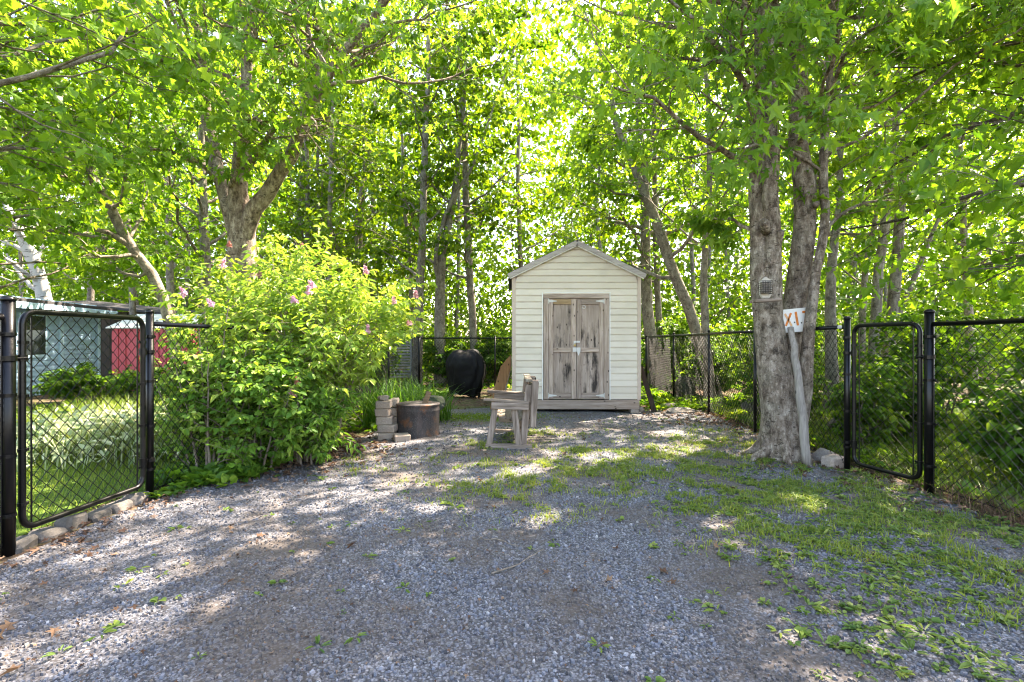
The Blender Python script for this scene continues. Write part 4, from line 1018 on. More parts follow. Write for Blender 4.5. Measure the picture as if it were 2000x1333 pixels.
# big maple at left, behind the lilac
T('maple_tree', 'stout forked maple rising behind the lilac bush on the left',
  [[(478, 858, 7.6, 60), (477, 700, 7.6, 56), (475, 560, 7.6, 55), (472, 470, 7.6, 52), (466, 400, 7.6, 38), (470, 330, 7.5, 30), (478, 240, 7.4, 27), (482, 120, 7.3, 24), (478, -80, 7.3, 18), (470, -350, 7.3, 8)],
   [(473, 490, 7.6, 26), (488, 425, 7.5, 32), (520, 378, 7.4, 29), (557, 322, 7.3, 26), (588, 258, 7.2, 23), (622, 182, 7.1, 20), (660, 118, 7.0, 18), (720, 48, 6.9, 15), (790, -60, 6.8, 14), (850, -200, 6.6, 7)],
   [(466, 480, 7.65, 26), (449, 415, 7.7, 28), (428, 345, 7.8, 27), (410, 275, 7.9, 24), (402, 180, 8.0, 20), (385, 40, 8.1, 15), (370, -160, 8.2, 7)],
   [(592, 262, 7.25, 18), (604, 190, 7.5, 17), (628, 130, 7.7, 14), (650, 20, 7.9, 9)]],
  M['bark_rough'], M['maple_near'],
  limbs=[[(480, 330, 7.5, 16), (520, 270, 6.9, 12), (560, 235, 6.3, 9), (600, 240, 5.9, 5)], [(470, 320, 7.5, 14), (470, 260, 6.8, 10), (480, 235, 6.2, 7), (510, 240, 5.7, 4)],
         [(560, 320, 7.3, 12), (585, 250, 6.7, 9), (610, 235, 6.2, 6), (620, 260, 5.9, 3)], [(660, 118, 7.0, 14), (640, 70, 6.2, 10), (590, 40, 5.5, 7), (540, 20, 5.0, 4)],
         [(445, 400, 7.7, 12), (470, 300, 7.0, 9), (455, 250, 6.4, 5)], [(430, 350, 7.8, 10), (350, 300, 7.4, 7), (270, 290, 7.0, 4)],
         [(405, 200, 7.9, 12), (330, 130, 7.2, 9), (240, 70, 6.5, 5)], [(622, 182, 7.1, 10), (560, 110, 6.3, 8), (470, 60, 5.6, 5), (400, 30, 5.1, 3)]],
  nl=14, lt=(.45, 1.0), Ll=2.5, nb=8, nt=5, per=5, size=.125, kind='maple', droop=.7, sides=14, lobj=300, flare=1.3, tone=.5)
T('leaning_tree', 'grey trunk leaning left above the red shed', [[(352, 770, 9.5, 21), (335, 640, 9.5, 20), (300, 545, 9.4, 19), (255, 480, 9.3, 18), (215, 405, 9.2, 19), (170, 330, 9.1, 17), (140, 260, 9.0, 15), (108, 150, 8.9, 13), (92, 40, 8.8, 11)],
   [(255, 480, 9.3, 14), (215, 455, 9.1, 10), (165, 440, 8.9, 7), (120, 440, 8.6, 4)]], M['bark_far'], M['maple'], nl=22, lt=(.3, 1), top=7.6, Ll=2.3, size=.12, per=6, kind='star', droop=.4)
T('young_maple', 'leafy young maple hanging over the roofs behind the left gate', [[(-60, 830, 8.2, 16), (-50, 640, 8.2, 14), (-58, 480, 8.2, 12), (-40, 300, 8.2, 9), (-50, 120, 8.2, 5)]], M['bark_far'], M['maple'], nl=22, lt=(.36, 1), Ll=3.0, nb=8, nt=5, per=6, size=.115, kind='star', droop=.45, ang=1.25, lean_up=.1)
T('birch_tree', 'white birch trunk with black bands leaning at the far left', [[(118, 790, 16.6, 24), (100, 650, 16.6, 24), (85, 570, 16.6, 23), (62, 500, 16.6, 22), (36, 440, 16.6, 21), (0, 395, 16.6, 18), (-45, 300, 16.6, 15)]], M['birch'], M['wood_leaf'], top=9.5, nl=16, Ll=2.6, size=.12, kind='quad', lt=(.3, 1))
# trees just outside the frame whose branches hang in
T('overhanging_tree', 'pale limb and leafy sprays hanging in from the top left edge', [[(-420, 985, 4.2, 75), (-400, 700, 4.2, 64), (-390, 420, 4.2, 56), (-410, 150, 4.3, 48), (-420, -200, 4.4, 38), (-440, -700, 4.5, 18)]], M['bark'], M['maple_near'],
  limbs=[[(-400, 300, 4.3, 30), (-200, 190, 4.3, 20), (0, 160, 4.4, 12), (100, 137, 4.5, 11), (170, 115, 4.6, 10), (228, 88, 4.7, 8), (248, 55, 4.8, 5)],
         [(-390, 380, 4.3, 22), (-180, 330, 4.6, 15), (0, 290, 5.0, 8), (120, 300, 5.4, 4)], [(-410, 120, 4.3, 24), (-150, 60, 4.5, 15), (60, 40, 4.9, 8), (220, 10, 5.3, 4)],
         [(-395, 450, 4.3, 18), (-150, 430, 5.0, 12), (60, 420, 5.8, 5)], [(-410, 0, 4.3, 24), (-100, -60, 4.2, 15), (150, -40, 4.3, 8), (330, 0, 4.5, 4)]],
  nl=16, lt=(.4, 1), Ll=2.7, nb=8, nt=5, per=6, size=.11, kind='star', droop=.4, sides=12, tone=.48)
T('overhanging_tree', 'dark sweeping branches reaching in from the right edge above the gate', [[(2420, 940, 4.9, 80), (2400, 650, 4.9, 68), (2390, 350, 4.9, 60), (2400, 50, 4.9, 50), (2420, -300, 5.0, 38), (2440, -800, 5.0, 16)]], M['bark_dark'], M['maple'],
  limbs=[[(2390, 420, 4.9, 22), (2150, 360, 5.3, 14), (1950, 370, 5.9, 9), (1780, 420, 6.6, 6), (1640, 450, 7.3, 3)], [(2395, 250, 4.9, 24), (2150, 190, 5.2, 15), (1950, 230, 5.8, 10), (1780, 300, 6.5, 6), (1660, 380, 7.2, 3)],
         [(2400, 150, 4.9, 24), (2150, 60, 5.1, 15), (1950, 90, 5.6, 10), (1790, 140, 6.2, 6), (1650, 220, 6.9, 3)], [(2400, 40, 4.9, 24), (2150, -60, 5.0, 16), (1930, 0, 5.4, 10), (1760, 40, 5.9, 5)],
         [(2390, 520, 4.9, 20), (2180, 480, 5.4, 13), (1990, 500, 6.1, 8), (1830, 550, 6.9, 4)], [(2390, 440, 4.8, 20), (2220, 450, 4.4, 13), (2100, 490, 4.0, 7), (2050, 520, 3.8, 4)],
         [(2400, 320, 4.8, 20), (2200, 300, 4.4, 13), (2060, 330, 4.1, 7), (1960, 370, 3.9, 3)]],
  nl=18, lt=(.35, 1), Ll=2.9, nb=9, nt=5, per=6, size=.12, kind='star', droop=.45, sides=12, tone=.42)
# woodland behind the fence, named by where they stand
wl_ = [
 ('slim grey trunk just left of the forked maple behind the lilac', [[(408, 740, 12, 20), (404, 560, 12, 19), (400, 430, 12, 17), (393, 300, 12, 14)]], 9, 'star', .4),
 ('thin trunk halfway between leaning trunk and forked maple', [[(334, 720, 15, 15), (332, 560, 15, 14), (328, 400, 15, 12)]], 10, 'simple', .5),
 ('straight pole trunk directly right of the forked maple', [[(602, 730, 19, 12), (601, 480, 19, 11), (600, 320, 19, 9)]], 12, 'quad', .6),
 ('very thin pole trunk second right of the forked maple', [[(630, 730, 21, 8), (627, 480, 21, 7), (620, 330, 21, 6)]], 12, 'quad', .65),
 ('straight pole trunk third right of the forked maple', [[(646, 730, 18, 11), (645, 480, 18, 10), (646, 320, 18, 9)]], 12, 'quad', .6),
 ('slightly bent pole trunk above the middle of the lilac', [[(698, 730, 19, 12), (702, 490, 19, 11), (708, 380, 19, 10), (718, 290, 19, 8)]], 12, 'quad', .6),
 ('tall trunk rising above the back left fence corner post', [[(812, 762, 15.2, 20), (818, 640, 15.2, 18), (821, 570, 15.2, 16), (826, 405, 15.2, 14), (832, 250, 15.2, 12)]], 11.5, 'simple', .45),
 ('thick grey trunk with a bright right edge left of the covered grill', [[(862, 775, 15.8, 25), (858, 640, 15.8, 21), (860, 560, 15.8, 19), (866, 480, 15.8, 16), (884, 410, 15.8, 14), (893, 330, 15.8, 11)],
    [(862, 560, 15.8, 12), (850, 500, 15.7, 9), (878, 400, 15.6, 8), (925, 320, 15.5, 5)]], 11.5, 'simple', .5),
 ('straight trunk standing behind the covered grill', [[(930, 780, 16.4, 17), (925, 655, 16.4, 15), (920, 560, 16.4, 14), (912, 420, 16.4, 13), (906, 240, 16.4, 11)]], 12, 'simple', .45),
 ('thin leaning trunk left of the tall corner post trunk', [[(808, 740, 17.5, 10), (800, 500, 17.5, 8), (788, 380, 17.5, 7)]], 10.5, 'quad', .55),
 ('slim trunk rising from behind the shed roof left slope', [[(1018, 750, 18, 10), (1015, 450, 18, 9), (1012, 330, 18, 8)]], 11.5, 'quad', .6),
 ('pale trunk touching the right edge of the shed', [[(1288, 782, 14.9, 34), (1280, 720, 14.9, 28), (1268, 640, 14.9, 24), (1262, 560, 14.9, 21), (1260, 440, 14.9, 19), (1256, 330, 14.9, 16)]], 11, 'simple', .5),
 ('thinner companion trunk just right of the pale one by the shed', [[(1294, 775, 15.3, 15), (1287, 640, 15.3, 13), (1283, 520, 15.3, 12), (1279, 400, 15.3, 10)]], 10.5, 'simple', .5),
 ('dark trunk leaning left across the gap between shed and big maple', [[(1395, 775, 12.6, 26), (1372, 690, 12.6, 23), (1345, 600, 12.6, 22), (1310, 520, 12.6, 21), (1280, 430, 12.6, 20), (1255, 370, 12.6, 17), (1228, 300, 12.6, 14), (1205, 250, 12.6, 11)],
    [(1262, 385, 12.6, 12), (1262, 320, 12.5, 10), (1276, 250, 12.4, 8), (1280, 150, 12.3, 5)]], 9.5, 'star', .45),
 ('slim upright trunk midway between the shed and the big maple', [[(1386, 790, 11.8, 20), (1378, 640, 11.8, 16), (1373, 560, 11.8, 14), (1383, 430, 11.8, 12), (1386, 290, 11.8, 10)]], 12, 'star', .45),
 ('mossy trunk immediately right of the big maple', [[(1622, 800, 9.6, 24), (1622, 640, 9.6, 20), (1624, 540, 9.6, 18), (1632, 450, 9.6, 15), (1642, 350, 9.6, 12)]], 11, 'star', .42),
 ('left trunk of the pair seen through the right gate', [[(1706, 800, 10.4, 24), (1708, 680, 10.4, 20), (1716, 560, 10.4, 18), (1728, 430, 10.4, 16), (1745, 300, 10.4, 13)]], 12, 'star', .4),
 ('right trunk of the pair seen through the right gate', [[(1730, 800, 10.5, 26), (1735, 690, 10.5, 22), (1748, 560, 10.5, 20), (1757, 430, 10.5, 18), (1775, 260, 10.5, 14)], [(1742, 640, 10.5, 12), (1780, 560, 10.4, 10), (1830, 430, 10.2, 7), (1850, 380, 10.1, 5)]], 12, 'star', .4),
 ('thin trunk between the big maple and the gate pair', [[(1682, 780, 12, 14), (1685, 640, 12, 12), (1690, 540, 12, 11), (1712, 400, 12, 9)]], 8.5, 'simple', .45),
 ('distant thin trunk far right beyond the near fence run', [[(1905, 790, 12.5, 16), (1890, 600, 12.5, 14), (1880, 400, 12.5, 11)]], 9, 'simple', .42),
 ('slim trunk above the red shed roof', [[(262, 740, 16.5, 12), (258, 560, 16.5, 11), (246, 380, 16.5, 9)]], 10.5, 'quad', .5),
 ('thin trunk far left beyond the birch', [[(180, 740, 20, 12), (176, 500, 20, 11), (170, 320, 20, 9)]], 12, 'quad', .5),
]
for k, (lab, st, top, kd, tone) in enumerate(wl_):
    D = st[0][0][2]; far = D > 14
    T('woodland_tree', lab, st, M['bark_far'] if k % 3 else M['bark'], M['wood_leaf'] if far else M['maple'], top=top, nl=(15 if far else 19) if len(st) == 1 else 11, lt=(.28, 1.0), Ll=2.1 if far else 2.5,
      nb=7, nt=5, per=6 if not far else 5, size=.15 if far else .115, kind=kd, droop=.3, group=FAR, tone=tone, ang=1.1, sides=8, lean_up=.18)
# the far wood, one mass
fw = MB(); fwb = MB()
for k in range(100):
    D = rng.uniform(18, 44) if k < 84 else rng.uniform(24, 48)
    ax = rng.uniform(-1.3, 1.3) if k < 84 else rng.uniform(-1.6, -.7)
    x = ax*D
    if x < -9 and D < 22: D += 8
    top = rng.uniform(10, 16); th = rng.uniform(.09, .16)
    C = resample(np.array([[x, D, 0], [x+rng.normal(0, .25), D+rng.normal(0, .2), top*.5], [x+rng.normal(0, .5), D+rng.normal(0, .4), top]]), 8, .05)[None]
    Rr = np.linspace(th, .02, 8)[None]
    tubes(fwb, C, Rr, 6)
    a, ra, la = spawn(C, Rr, 20, .04, 1, 2.6, 1.15, k=5, up=.15, flat=.2, rad=.4, lent=lambda t: 1.1-.6*t**2, minr=.01)
    tubes(fwb, a, ra, 3)
    b, rb, lb = spawn(a, ra, 6, .15, 1, la*.45, .9, k=4, flat=.5, rad=.5)
    n = len(b); per = 10; pid = np.repeat(np.arange(n), per)
    pos = b[pid, rng.integers(0, 4, n*per)]+rng.normal(0, .22, (n*per, 3))*[1, 1, .5]
    f_ = rng.normal(0, 1, (n*per, 3)); f_[:, 2] = -np.abs(f_[:, 2])*.5; u_ = rng.normal(0, .5, (n*per, 3))+[0, 0, 1]
    place_leaves(fw, pos, f_, u_, rng.uniform(.13, .26, n*per), 'quad', np.clip(rng.normal(.6, .2, n*per), 0, 1))
n = 112000; D = rng.uniform(25, 50, n); x = rng.uniform(-1.2, 1.2, n)*D; z = rng.random(n)**.95*25
cl_ = np.sin(x*.9+np.sin(D*.7)*2)*np.sin(z*1.1+x*.35)+.6*np.sin(x*2.3+z*1.9); ok = (cl_ > -.95+.03*z) & ~((x < -9) & (D < 24)); pos = np.stack([x, D, z], 1)[ok]; m = len(pos)
f_ = rng.normal(0, 1, (m, 3)); f_[:, 2] = -np.abs(f_[:, 2])*.5; u_ = rng.normal(0, .55, (m, 3))+[0, 0, 1]
place_leaves(fw, pos, f_, u_, rng.uniform(.22, .46, m), 'quad', np.clip(rng.normal(.6, .2, m), 0, 1))
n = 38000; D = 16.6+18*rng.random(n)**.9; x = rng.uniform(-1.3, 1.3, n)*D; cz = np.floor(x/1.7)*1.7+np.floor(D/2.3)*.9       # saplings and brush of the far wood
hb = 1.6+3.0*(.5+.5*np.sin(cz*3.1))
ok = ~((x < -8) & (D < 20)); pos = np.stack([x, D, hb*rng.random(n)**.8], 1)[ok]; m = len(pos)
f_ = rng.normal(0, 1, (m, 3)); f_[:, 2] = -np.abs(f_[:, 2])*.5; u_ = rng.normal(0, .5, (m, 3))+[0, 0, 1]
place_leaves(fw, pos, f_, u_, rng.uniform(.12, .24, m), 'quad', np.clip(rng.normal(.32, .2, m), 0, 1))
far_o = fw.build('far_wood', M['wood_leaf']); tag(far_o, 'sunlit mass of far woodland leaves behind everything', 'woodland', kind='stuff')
tag(fwb.build('far_wood_trunks', M['bark_far'], far_o, True), kind='stuff')

# ------------------------------------------------------------------ shrubs
def shrub(name, label, c, rad, height, nstem, leafm, kind, size, nb=7, nt=4, per=5, tone=.5, group=None, droop=.3, stemm='twig', lean=(0, 0), spread_=.6, single=0, lift=.0, jit=.5, stem_r=.014, filt=None):
    c = np.array([c[0], c[1], 0.0]); t = thing(name, label, 'shrub', c, group)
    az = np.arange(nstem)*2.39996; rr = np.sqrt((np.arange(nstem)+.5)/nstem)
    foot = c+np.stack([np.cos(az)*rr*rad[0]*.25, np.sin(az)*rr*rad[1]*.25, np.zeros(nstem)], 1)
    h = height*(1-.42*rr**2)*rng.uniform(.82, 1.08, nstem)
    tip = c+np.stack([np.cos(az)*rr*rad[0]*spread_+lean[0], np.sin(az)*rr*rad[1]*spread_+lean[1], h*.86], 1)
    s = np.linspace(0, 1, 8)[None, :, None]
    C = foot[:, None]*(1-s)+tip[:, None]*s
    C[:, :, :2] = foot[:, None, :2]+(tip-foot)[:, None, :2]*s**1.5
    C += np.cumsum(rng.normal(0, .018, C.shape), axis=1)*s
    R = np.full((nstem, 8), 1.0)*np.linspace(stem_r, .004, 8)
    mb = MB(); tubes(mb, C, R, 5)
    A, ra, la = spawn(C, R, nb, .12, 1.0, max(rad)*.42, .95, k=6, up=.18, flat=.1, rad=.6, minr=.003, lent=lambda t: 1.1-.5*t)
    B, rb, lb = spawn(A, ra, nt, .2, 1.0, la*.45, .8, k=3, up=.1, flat=.2, rad=.6, minr=.0018)
    if filt is not None:
        k0 = filt(C[:, 3]) & filt(C[:, 5]); keepmb = MB(); tubes(keepmb, C[k0], R[k0], 5); mb = keepmb
        k1 = filt(A[:, -1]) & filt(A[:, 2]); k2 = filt(B[:, -1]) & filt(B[:, 0]); A, ra, B, rb = A[k1], ra[k1], B[k2], rb[k2]
    tubes(mb, A, ra, 3); (tubes(mb, B, rb, 3) if c[1] < 8 else None)
    mb.build('stems', M[stemm], t, True)
    cr = MB(); allt = np.concatenate([B, resample_many(A, 3)])
    info = twig_leaves(cr, allt, per, size, kind, droop, jit, size*.3, t0=.1, tone=tone, filt=(lambda p: not_in_shed(p) & filt(p)) if filt else not_in_shed, single=single)
    o = cr.build('foliage', leafm, t)
    if info is not None: spread_leaf_parts(o, info, kind, leafm)
    return t, C, B
def resample_many(A, k):
    idx = np.linspace(0, A.shape[1]-1, k).astype(int); return A[:, idx]
low_right = lambda p: p[:, 0]/p[:, 1] < -.318+.03*np.sin(p[:, 2]*11)
li, lC, lB = shrub('lilac_bush', 'large lilac bush with pointed bright leaves and pink flower heads on the left', (-2.5, 6.4), (2.1, 1.25), 2.68, 38, M['lilac'], 'pointed', .092, nb=9, nt=5, per=9, tone=.7, droop=.25, single=300, spread_=.72,
                   filt=lambda p: p[:, 0]*6.3/p[:, 1] < -1.9+1.05*np.clip((p[:, 2]-.75)/.95, 0, 1)+.1*np.sin(p[:, 2]*9)-.06)
# flower heads on the lilac
def panicle(parent, p, d, mat, s=.075):
    n = 46; t = rng.random(n); a = rng.random(n)*6.283; d = nrm(np.asarray(d)[None])[0]
    u = nrm(np.cross(d, [[.3, .2, .9]]))[0]; v = np.cross(d, u); r = s*.55*(1-t*.75)*np.sqrt(rng.random(n))
    pos = p+d*(t*s*1.25)[:, None]+u*(np.cos(a)*r)[:, None]+v*(np.sin(a)*r)[:, None]
    o = nrm((pos-p)+rng.normal(0, .02, (n, 3))); mb = MB()
    place_leaves(mb, pos, nrm(rng.normal(0, 1, (n, 3))), o, np.full(n, s*.33)*rng.uniform(.7, 1.2, n), 'round', rng.random(n))
    place_leaves(mb, pos, nrm(rng.normal(0, 1, (n, 3))), o, np.full(n, s*.33)*rng.uniform(.7, 1.2, n), 'round', rng.random(n))
    mb.build('flower_head', mat, parent)
fl = [(447, 483, 6.1, 1), (434, 522, 5.7, 0), (362, 578, 5.3, 0), (415, 598, 5.3, 0), (590, 486, 6.2, 1), (612, 563, 5.6, 0), (603, 575, 5.55, 0), (576, 594, 5.4, 0), (573, 774, 5.05, 0), (580, 750, 5.1, 1),
      (812, 582, 6.3, 0), (770, 594, 6.1, 0), (800, 636, 6.0, 0), (718, 650, 5.6, 0), (714, 535, 6.0, 0), (505, 542, 5.7, 1)]
for (px, py, D, old) in fl: panicle(li, P(px, py, D), (rng.normal(0, .25), rng.normal(0, .2)-.15, 1), M['petal_old'] if old else M['petal'], .07 if not old else .055)
shrub('honeysuckle_bush', 'darker round leaved shrub growing through the fence left of the lilac', (-2.72, 5.35), (1.05, .8), 1.55, 20, M['round_leaf'], 'round', .064, nb=8, nt=5, per=8, tone=.48, single=0, spread_=.75, filt=low_right)
shrub('honeysuckle_bush', 'low leafy bush at the foot of the lilac beside the gravel', (-2.25, 5.65), (.9, .55), .95, 18, M['round_leaf'], 'pointed', .07, nb=7, nt=5, per=8, tone=.5, spread_=.75, filt=low_right)
shrub('honeysuckle_bush', 'pale arching shrub reaching over the left gate post', (-3.02, 5.12), (.75, .6), 1.95, 15, M['lilac'], 'round', .055, nb=8, nt=4, per=7, tone=.65, spread_=.75)
US = 'understory shrubs along the back fence'
for (lab, c, rad, h, nst, tone, kd) in (
    ('leafy shrub behind the back fence left of the covered grill', (-2.0, 15.9), (1.3, .9), 1.7, 12, .5, 'simple'), ('leafy shrub behind the back fence right behind the grill', (-.5, 16.2), (1.2, .9), 1.9, 12, .5, 'simple'),
    ('bushy sapling growth behind the back fence beside the shed left wall', (-.6, 18), (1.6, 1.0), 2.6, 12, .55, 'simple'), ('low green shrub behind the fence right of the shed', (4.9, 12.6), (1.1, .9), 1.5, 12, .5, 'simple'),
    ('tall green shrub behind the right fence near the slim upright trunk', (5.2, 10.3), (1.2, 1.0), 2.2, 14, .5, 'simple'), ('shrub at the right fence just left of the big maple', (4.6, 8.6), (.9, .8), 1.3, 12, .55, 'simple'),
    ('small bright bush between the big maple and right gate', (4.35, 6.35), (.6, .5), 1.15, 9, .6, 'simple'), ('dark tall shrub behind the right gate', (6.6, 8.2), (1.5, 1.1), 2.3, 14, .4, 'simple'),
    ('dense dark bush at the right edge behind the near fence', (5.9, 5.2), (1.3, 1.0), 1.9, 14, .38, 'simple'), ('second dense bush at the right edge further back', (7.6, 6.6), (1.5, 1.1), 2.4, 14, .4, 'simple'),
    ('dark bush in front of the blue house wall', (-9.6, 11.3), (.9, .8), .8, 10, .35, 'simple'), ('leafy bush beside the red shed front', (-8.3, 11.6), (1.2, .7), .62, 10, .4, 'simple'),
    ('dark hedge shrub right of the red shed', (-6.2, 12.2), (1.1, .9), 1.7, 13, .42, 'simple'), ('green thicket behind the lilac at the left fence', (-4.9, 9.8), (1.5, 1.1), 2.3, 14, .45, 'simple'),
    ('bushy thicket between lilac and back fence corner', (-3.6, 12.6), (1.3, 1.0), 2.0, 13, .48, 'simple'), ('dark low bush right behind the near right fence post', (4.75, 4.5), (.8, .8), 1.15, 11, .38, 'simple'), ('broad bush behind the right gate lower half', (5.1, 6.9), (1.0, .8), 1.25, 12, .4, 'simple'),
    ('tall bush behind the right fence beyond the gate pair', (6.4, 11.4), (1.5, 1.1), 2.4, 13, .45, 'simple'), ('tangled bush far right beyond the second dense bush', (9.6, 8.6), (1.7, 1.2), 2.6, 13, .42, 'simple'),
    ('wide thicket behind the pair of trunks on the right', (8.8, 12.4), (2.0, 1.2), 2.6, 14, .5, 'quad'),
    ('wide thicket behind the dark leaning trunk', (5.2, 15.4), (2.0, 1.2), 2.6, 14, .55, 'quad'), ('wide thicket far behind the shed on the right', (2.6, 17.5), (2.0, 1.2), 2.4, 12, .6, 'quad')):
    shrub('understory_shrub', lab, c, rad, h, nst, M['under_leaf'], kd, .085 if c[1] < 13 else .12, nb=7, nt=4, per=7, tone=tone, group=US)

# strap leaved clumps
def blades(mb, x, y, h, w, bend, var, seg=3, z0=None, side=None):
    n = len(x); a = rng.random(n)*6.283 if side is None else side; d = np.stack([np.cos(a), np.sin(a)], 1); pw = np.stack([-d[:, 1], d[:, 0]], 1)
    z = ground_z(x, y)+.004 if z0 is None else z0
    s = np.linspace(0, 1, seg+1); V = []
    for i in range(seg+1):
        off = bend*h*s[i]**2; zz = z+h*s[i]*(1-.35*np.minimum(bend, 1.4)*s[i]**2)
        ww = w*(1-s[i]**2.2) if i < seg else w*0
        cx, cy_ = x+d[:, 0]*off, y+d[:, 1]*off
        if i < seg:
            V.append(np.stack([cx-pw[:, 0]*ww, cy_-pw[:, 1]*ww, zz], 1)); V.append(np.stack([cx+pw[:, 0]*ww, cy_+pw[:, 1]*ww, zz], 1))
        else: V.append(np.stack([cx, cy_, zz], 1))
    V = np.stack(V, 1); m = V.shape[1]; off = (np.arange(n)*m)[:, None]
    F = [np.array([2*i, 2*i+1, 2*i+3, 2*i+2])[None]+off for i in range(seg-1)]; F.append(np.array([2*seg-2, 2*seg-1, 2*seg])[None]+off)
    mb.add(V.reshape(-1, 3), F, np.repeat(var, m))
def clump(label, c, r, n, h, leafm, w=.011):
    mb = MB(); a = rng.random(n)*6.283; q = r*np.sqrt(rng.random(n))
    x, y = c[0]+np.cos(a)*q, c[1]+np.sin(a)*q
    blades(mb, x, y, h*rng.uniform(.6, 1.15, n), np.full(n, w), rng.uniform(.2, 1.1, n), np.clip(rng.normal(.5, .2, n), 0, 1), seg=5)
    o = mb.build('day_lily_clump', leafm, None, loc=(c[0], c[1], 0)); return tag(o, label, 'plant', 'day lily clumps')
clump('arching day lily clump behind the concrete block stack', (-1.98, 8.2), .42, 240, .85, M['lily'])
clump('arching day lily clump behind the rusted drum', (-1.45, 8.7), .4, 220, .72, M['lily'])
clump('day lily clump nearest the back left fence corner', (-2.05, 9.6), .45, 220, .8, M['lily'])

# ------------------------------------------------------------------ ground cover
blobs = [(1000, 925, .8, 1), (1150, 905, .8, 1), (1300, 895, 1.1, 1), (1180, 960, .45, 1.3), (1420, 960, .8, 1.2), (1500, 985, .7, 1), (1600, 975, .8, 1.3), (1700, 960, .7, 1), (1350, 930, .9, 1.1), (1450, 885, .8, 1.3), (1400, 850, .6, .8), (1545, 960, .5, 1.6),
         (700, 910, .3, .8), (1060, 850, .45, .9), (960, 960, .55, .5), (830, 915, .4, .6), (1600, 1040, .6, .8), (1750, 1000, .8, 1), (1850, 1050, .7, 1.1), (1950, 1120, .6, 1.2), (1800, 1130, .45, .8), (1080, 1000, .4, .5), (1420, 1010, .4, .5), (960, 870, .45, .9)]
bw_ = [(*gp(a, b), r, w) for a, b, r, w in blobs]
def dens(x, y):
    d = np.zeros(len(x))
    for (bx, by, r, w) in bw_: d += w*np.exp(-((x-bx)**2+((y-by)*.8)**2)/(r*r)*1.6)
    n = .5+.5*np.sin(x*5.3+1.1*np.sin(y*4.1))*np.sin(y*6.7+1.7*np.sin(x*3.3))
    m = .5+.5*np.sin(x*11.3+2.1*np.sin(y*7.9))*np.sin(y*13.1+2.3*np.sin(x*9.3))
    return d*np.clip(n*2.0-.55, .02, 2)*np.clip(m*2.2-.6, .08, 2)
gm = MB(); x, y = scatter(230000, -3, 3.7, 2.0, 9.6)
ok = (rng.random(len(x)) < np.clip(dens(x, y)*.95, 0, 1)) & in_drive(np.stack([x, y], 1)); x, y = x[ok][:48000], y[ok][:48000]; n = len(x)
blades(gm, x, y, rng.uniform(.02, .07, n), rng.uniform(.002, .0038, n), rng.uniform(.2, 1.3, n), np.clip(rng.normal(.62, .2, n), 0, 1), seg=2)
tag(gm.build('grass', M['grass']), 'thin green grass growing through the gravel', 'grass', kind='stuff')
lm = MB(); x, y = scatter(24000, -7.5, -3.22, 2.3, 8.5); ok = (-x/y < 1.25); x, y = x[ok], y[ok]; n = len(x)
blades(lm, x, y, rng.uniform(.04, .10, n), rng.uniform(.0022, .004, n), rng.uniform(.2, 1.2, n), np.clip(rng.normal(.6, .18, n), 0, 1), seg=2)
x, y = scatter(9000, -7.0, -3.3, 5.6, 9.0); n = len(x); blades(lm, x, y, rng.uniform(.2, .6, n), rng.uniform(.003, .006, n), rng.uniform(.1, .9, n), np.clip(rng.normal(.45, .18, n), 0, 1), seg=3)
tag(lm.build('lawn_grass', M['grass']), 'bright lawn grass behind the left gate', 'grass', kind='stuff')
rm = MB(); x, y = scatter(30000, 3.7, 9.5, 3.0, 9.5); ok = (x/y < 1.25); x, y = x[ok], y[ok]; n = len(x)
blades(rm, x, y, rng.uniform(.06, .26, n), rng.uniform(.0025, .005, n), rng.uniform(.2, 1.2, n), np.clip(rng.normal(.28, .18, n), 0, 1), seg=2)
tag(rm.build('verge_grass', M['grass']), 'rough shaded grass behind the right gate', 'grass', kind='stuff')
# dry grass tuft under the right post
dm = MB(); n = 900; x = 3.78+rng.normal(0, .1, n); y = 3.9+rng.normal(0, .32, n)
blades(dm, x, y, rng.uniform(.06, .2, n), np.full(n, .002), rng.uniform(.3, 1.4, n), rng.uniform(.4, 1, n), seg=3)
tag(dm.build('dry_grass_tuft', M['dead_leaf'], None, loc=(3.78, 3.9, 0)), 'straw coloured dry grass tuft at the foot of the near right fence', 'grass tuft')
# moss patch left of the shed
ms = MB(); n = 9000; x = -.55+rng.normal(0, .55, n); y = 9.1+rng.normal(0, .3, n); blades(ms, x, y, rng.uniform(.008, .03, n), rng.uniform(.003, .006, n), rng.uniform(.2, 1, n), rng.uniform(.2, 1, n), seg=2)
tag(ms.build('moss_patch', M['moss']), 'green mossy patch in front of the covered grill', 'moss', kind='stuff')
# broad leaved weeds
def rosettes(mb, x, y, r, kind, nl=7, up=.35, droop=.1):
    n = len(x); pid = np.repeat(np.arange(n), nl); m = len(pid); a = rng.random(m)*6.283
    e = rng.uniform(.1, 1.0, m)*up
    f = np.stack([np.cos(a), np.sin(a), e], 1); pos = np.stack([x[pid], y[pid], ground_z(x[pid], y[pid])+.012], 1)+f*(r[pid]*.25)[:, None]
    u = np.stack([rng.normal(0, .3, m), rng.normal(0, .3, m), np.ones(m)], 1)
    place_leaves(mb, pos, f, u, r[pid]*rng.uniform(.6, 1.2, m), kind, np.clip(rng.normal(.5, .2, m)+np.repeat(rng.normal(0, .12, n), nl), 0, 1))
wm = MB()
def wd(x, y):
    d = np.clip((x-.55-.10*y)/1.6, 0, 1)*np.clip((6.2-y)/2.5, 0, 1)
    n = .5+.5*np.sin(x*4.3+2*np.sin(y*2.1))*np.sin(y*5.1+1.3*np.sin(x*2.9)); return d*np.clip(n*1.6-.25, .04, 2)+.016
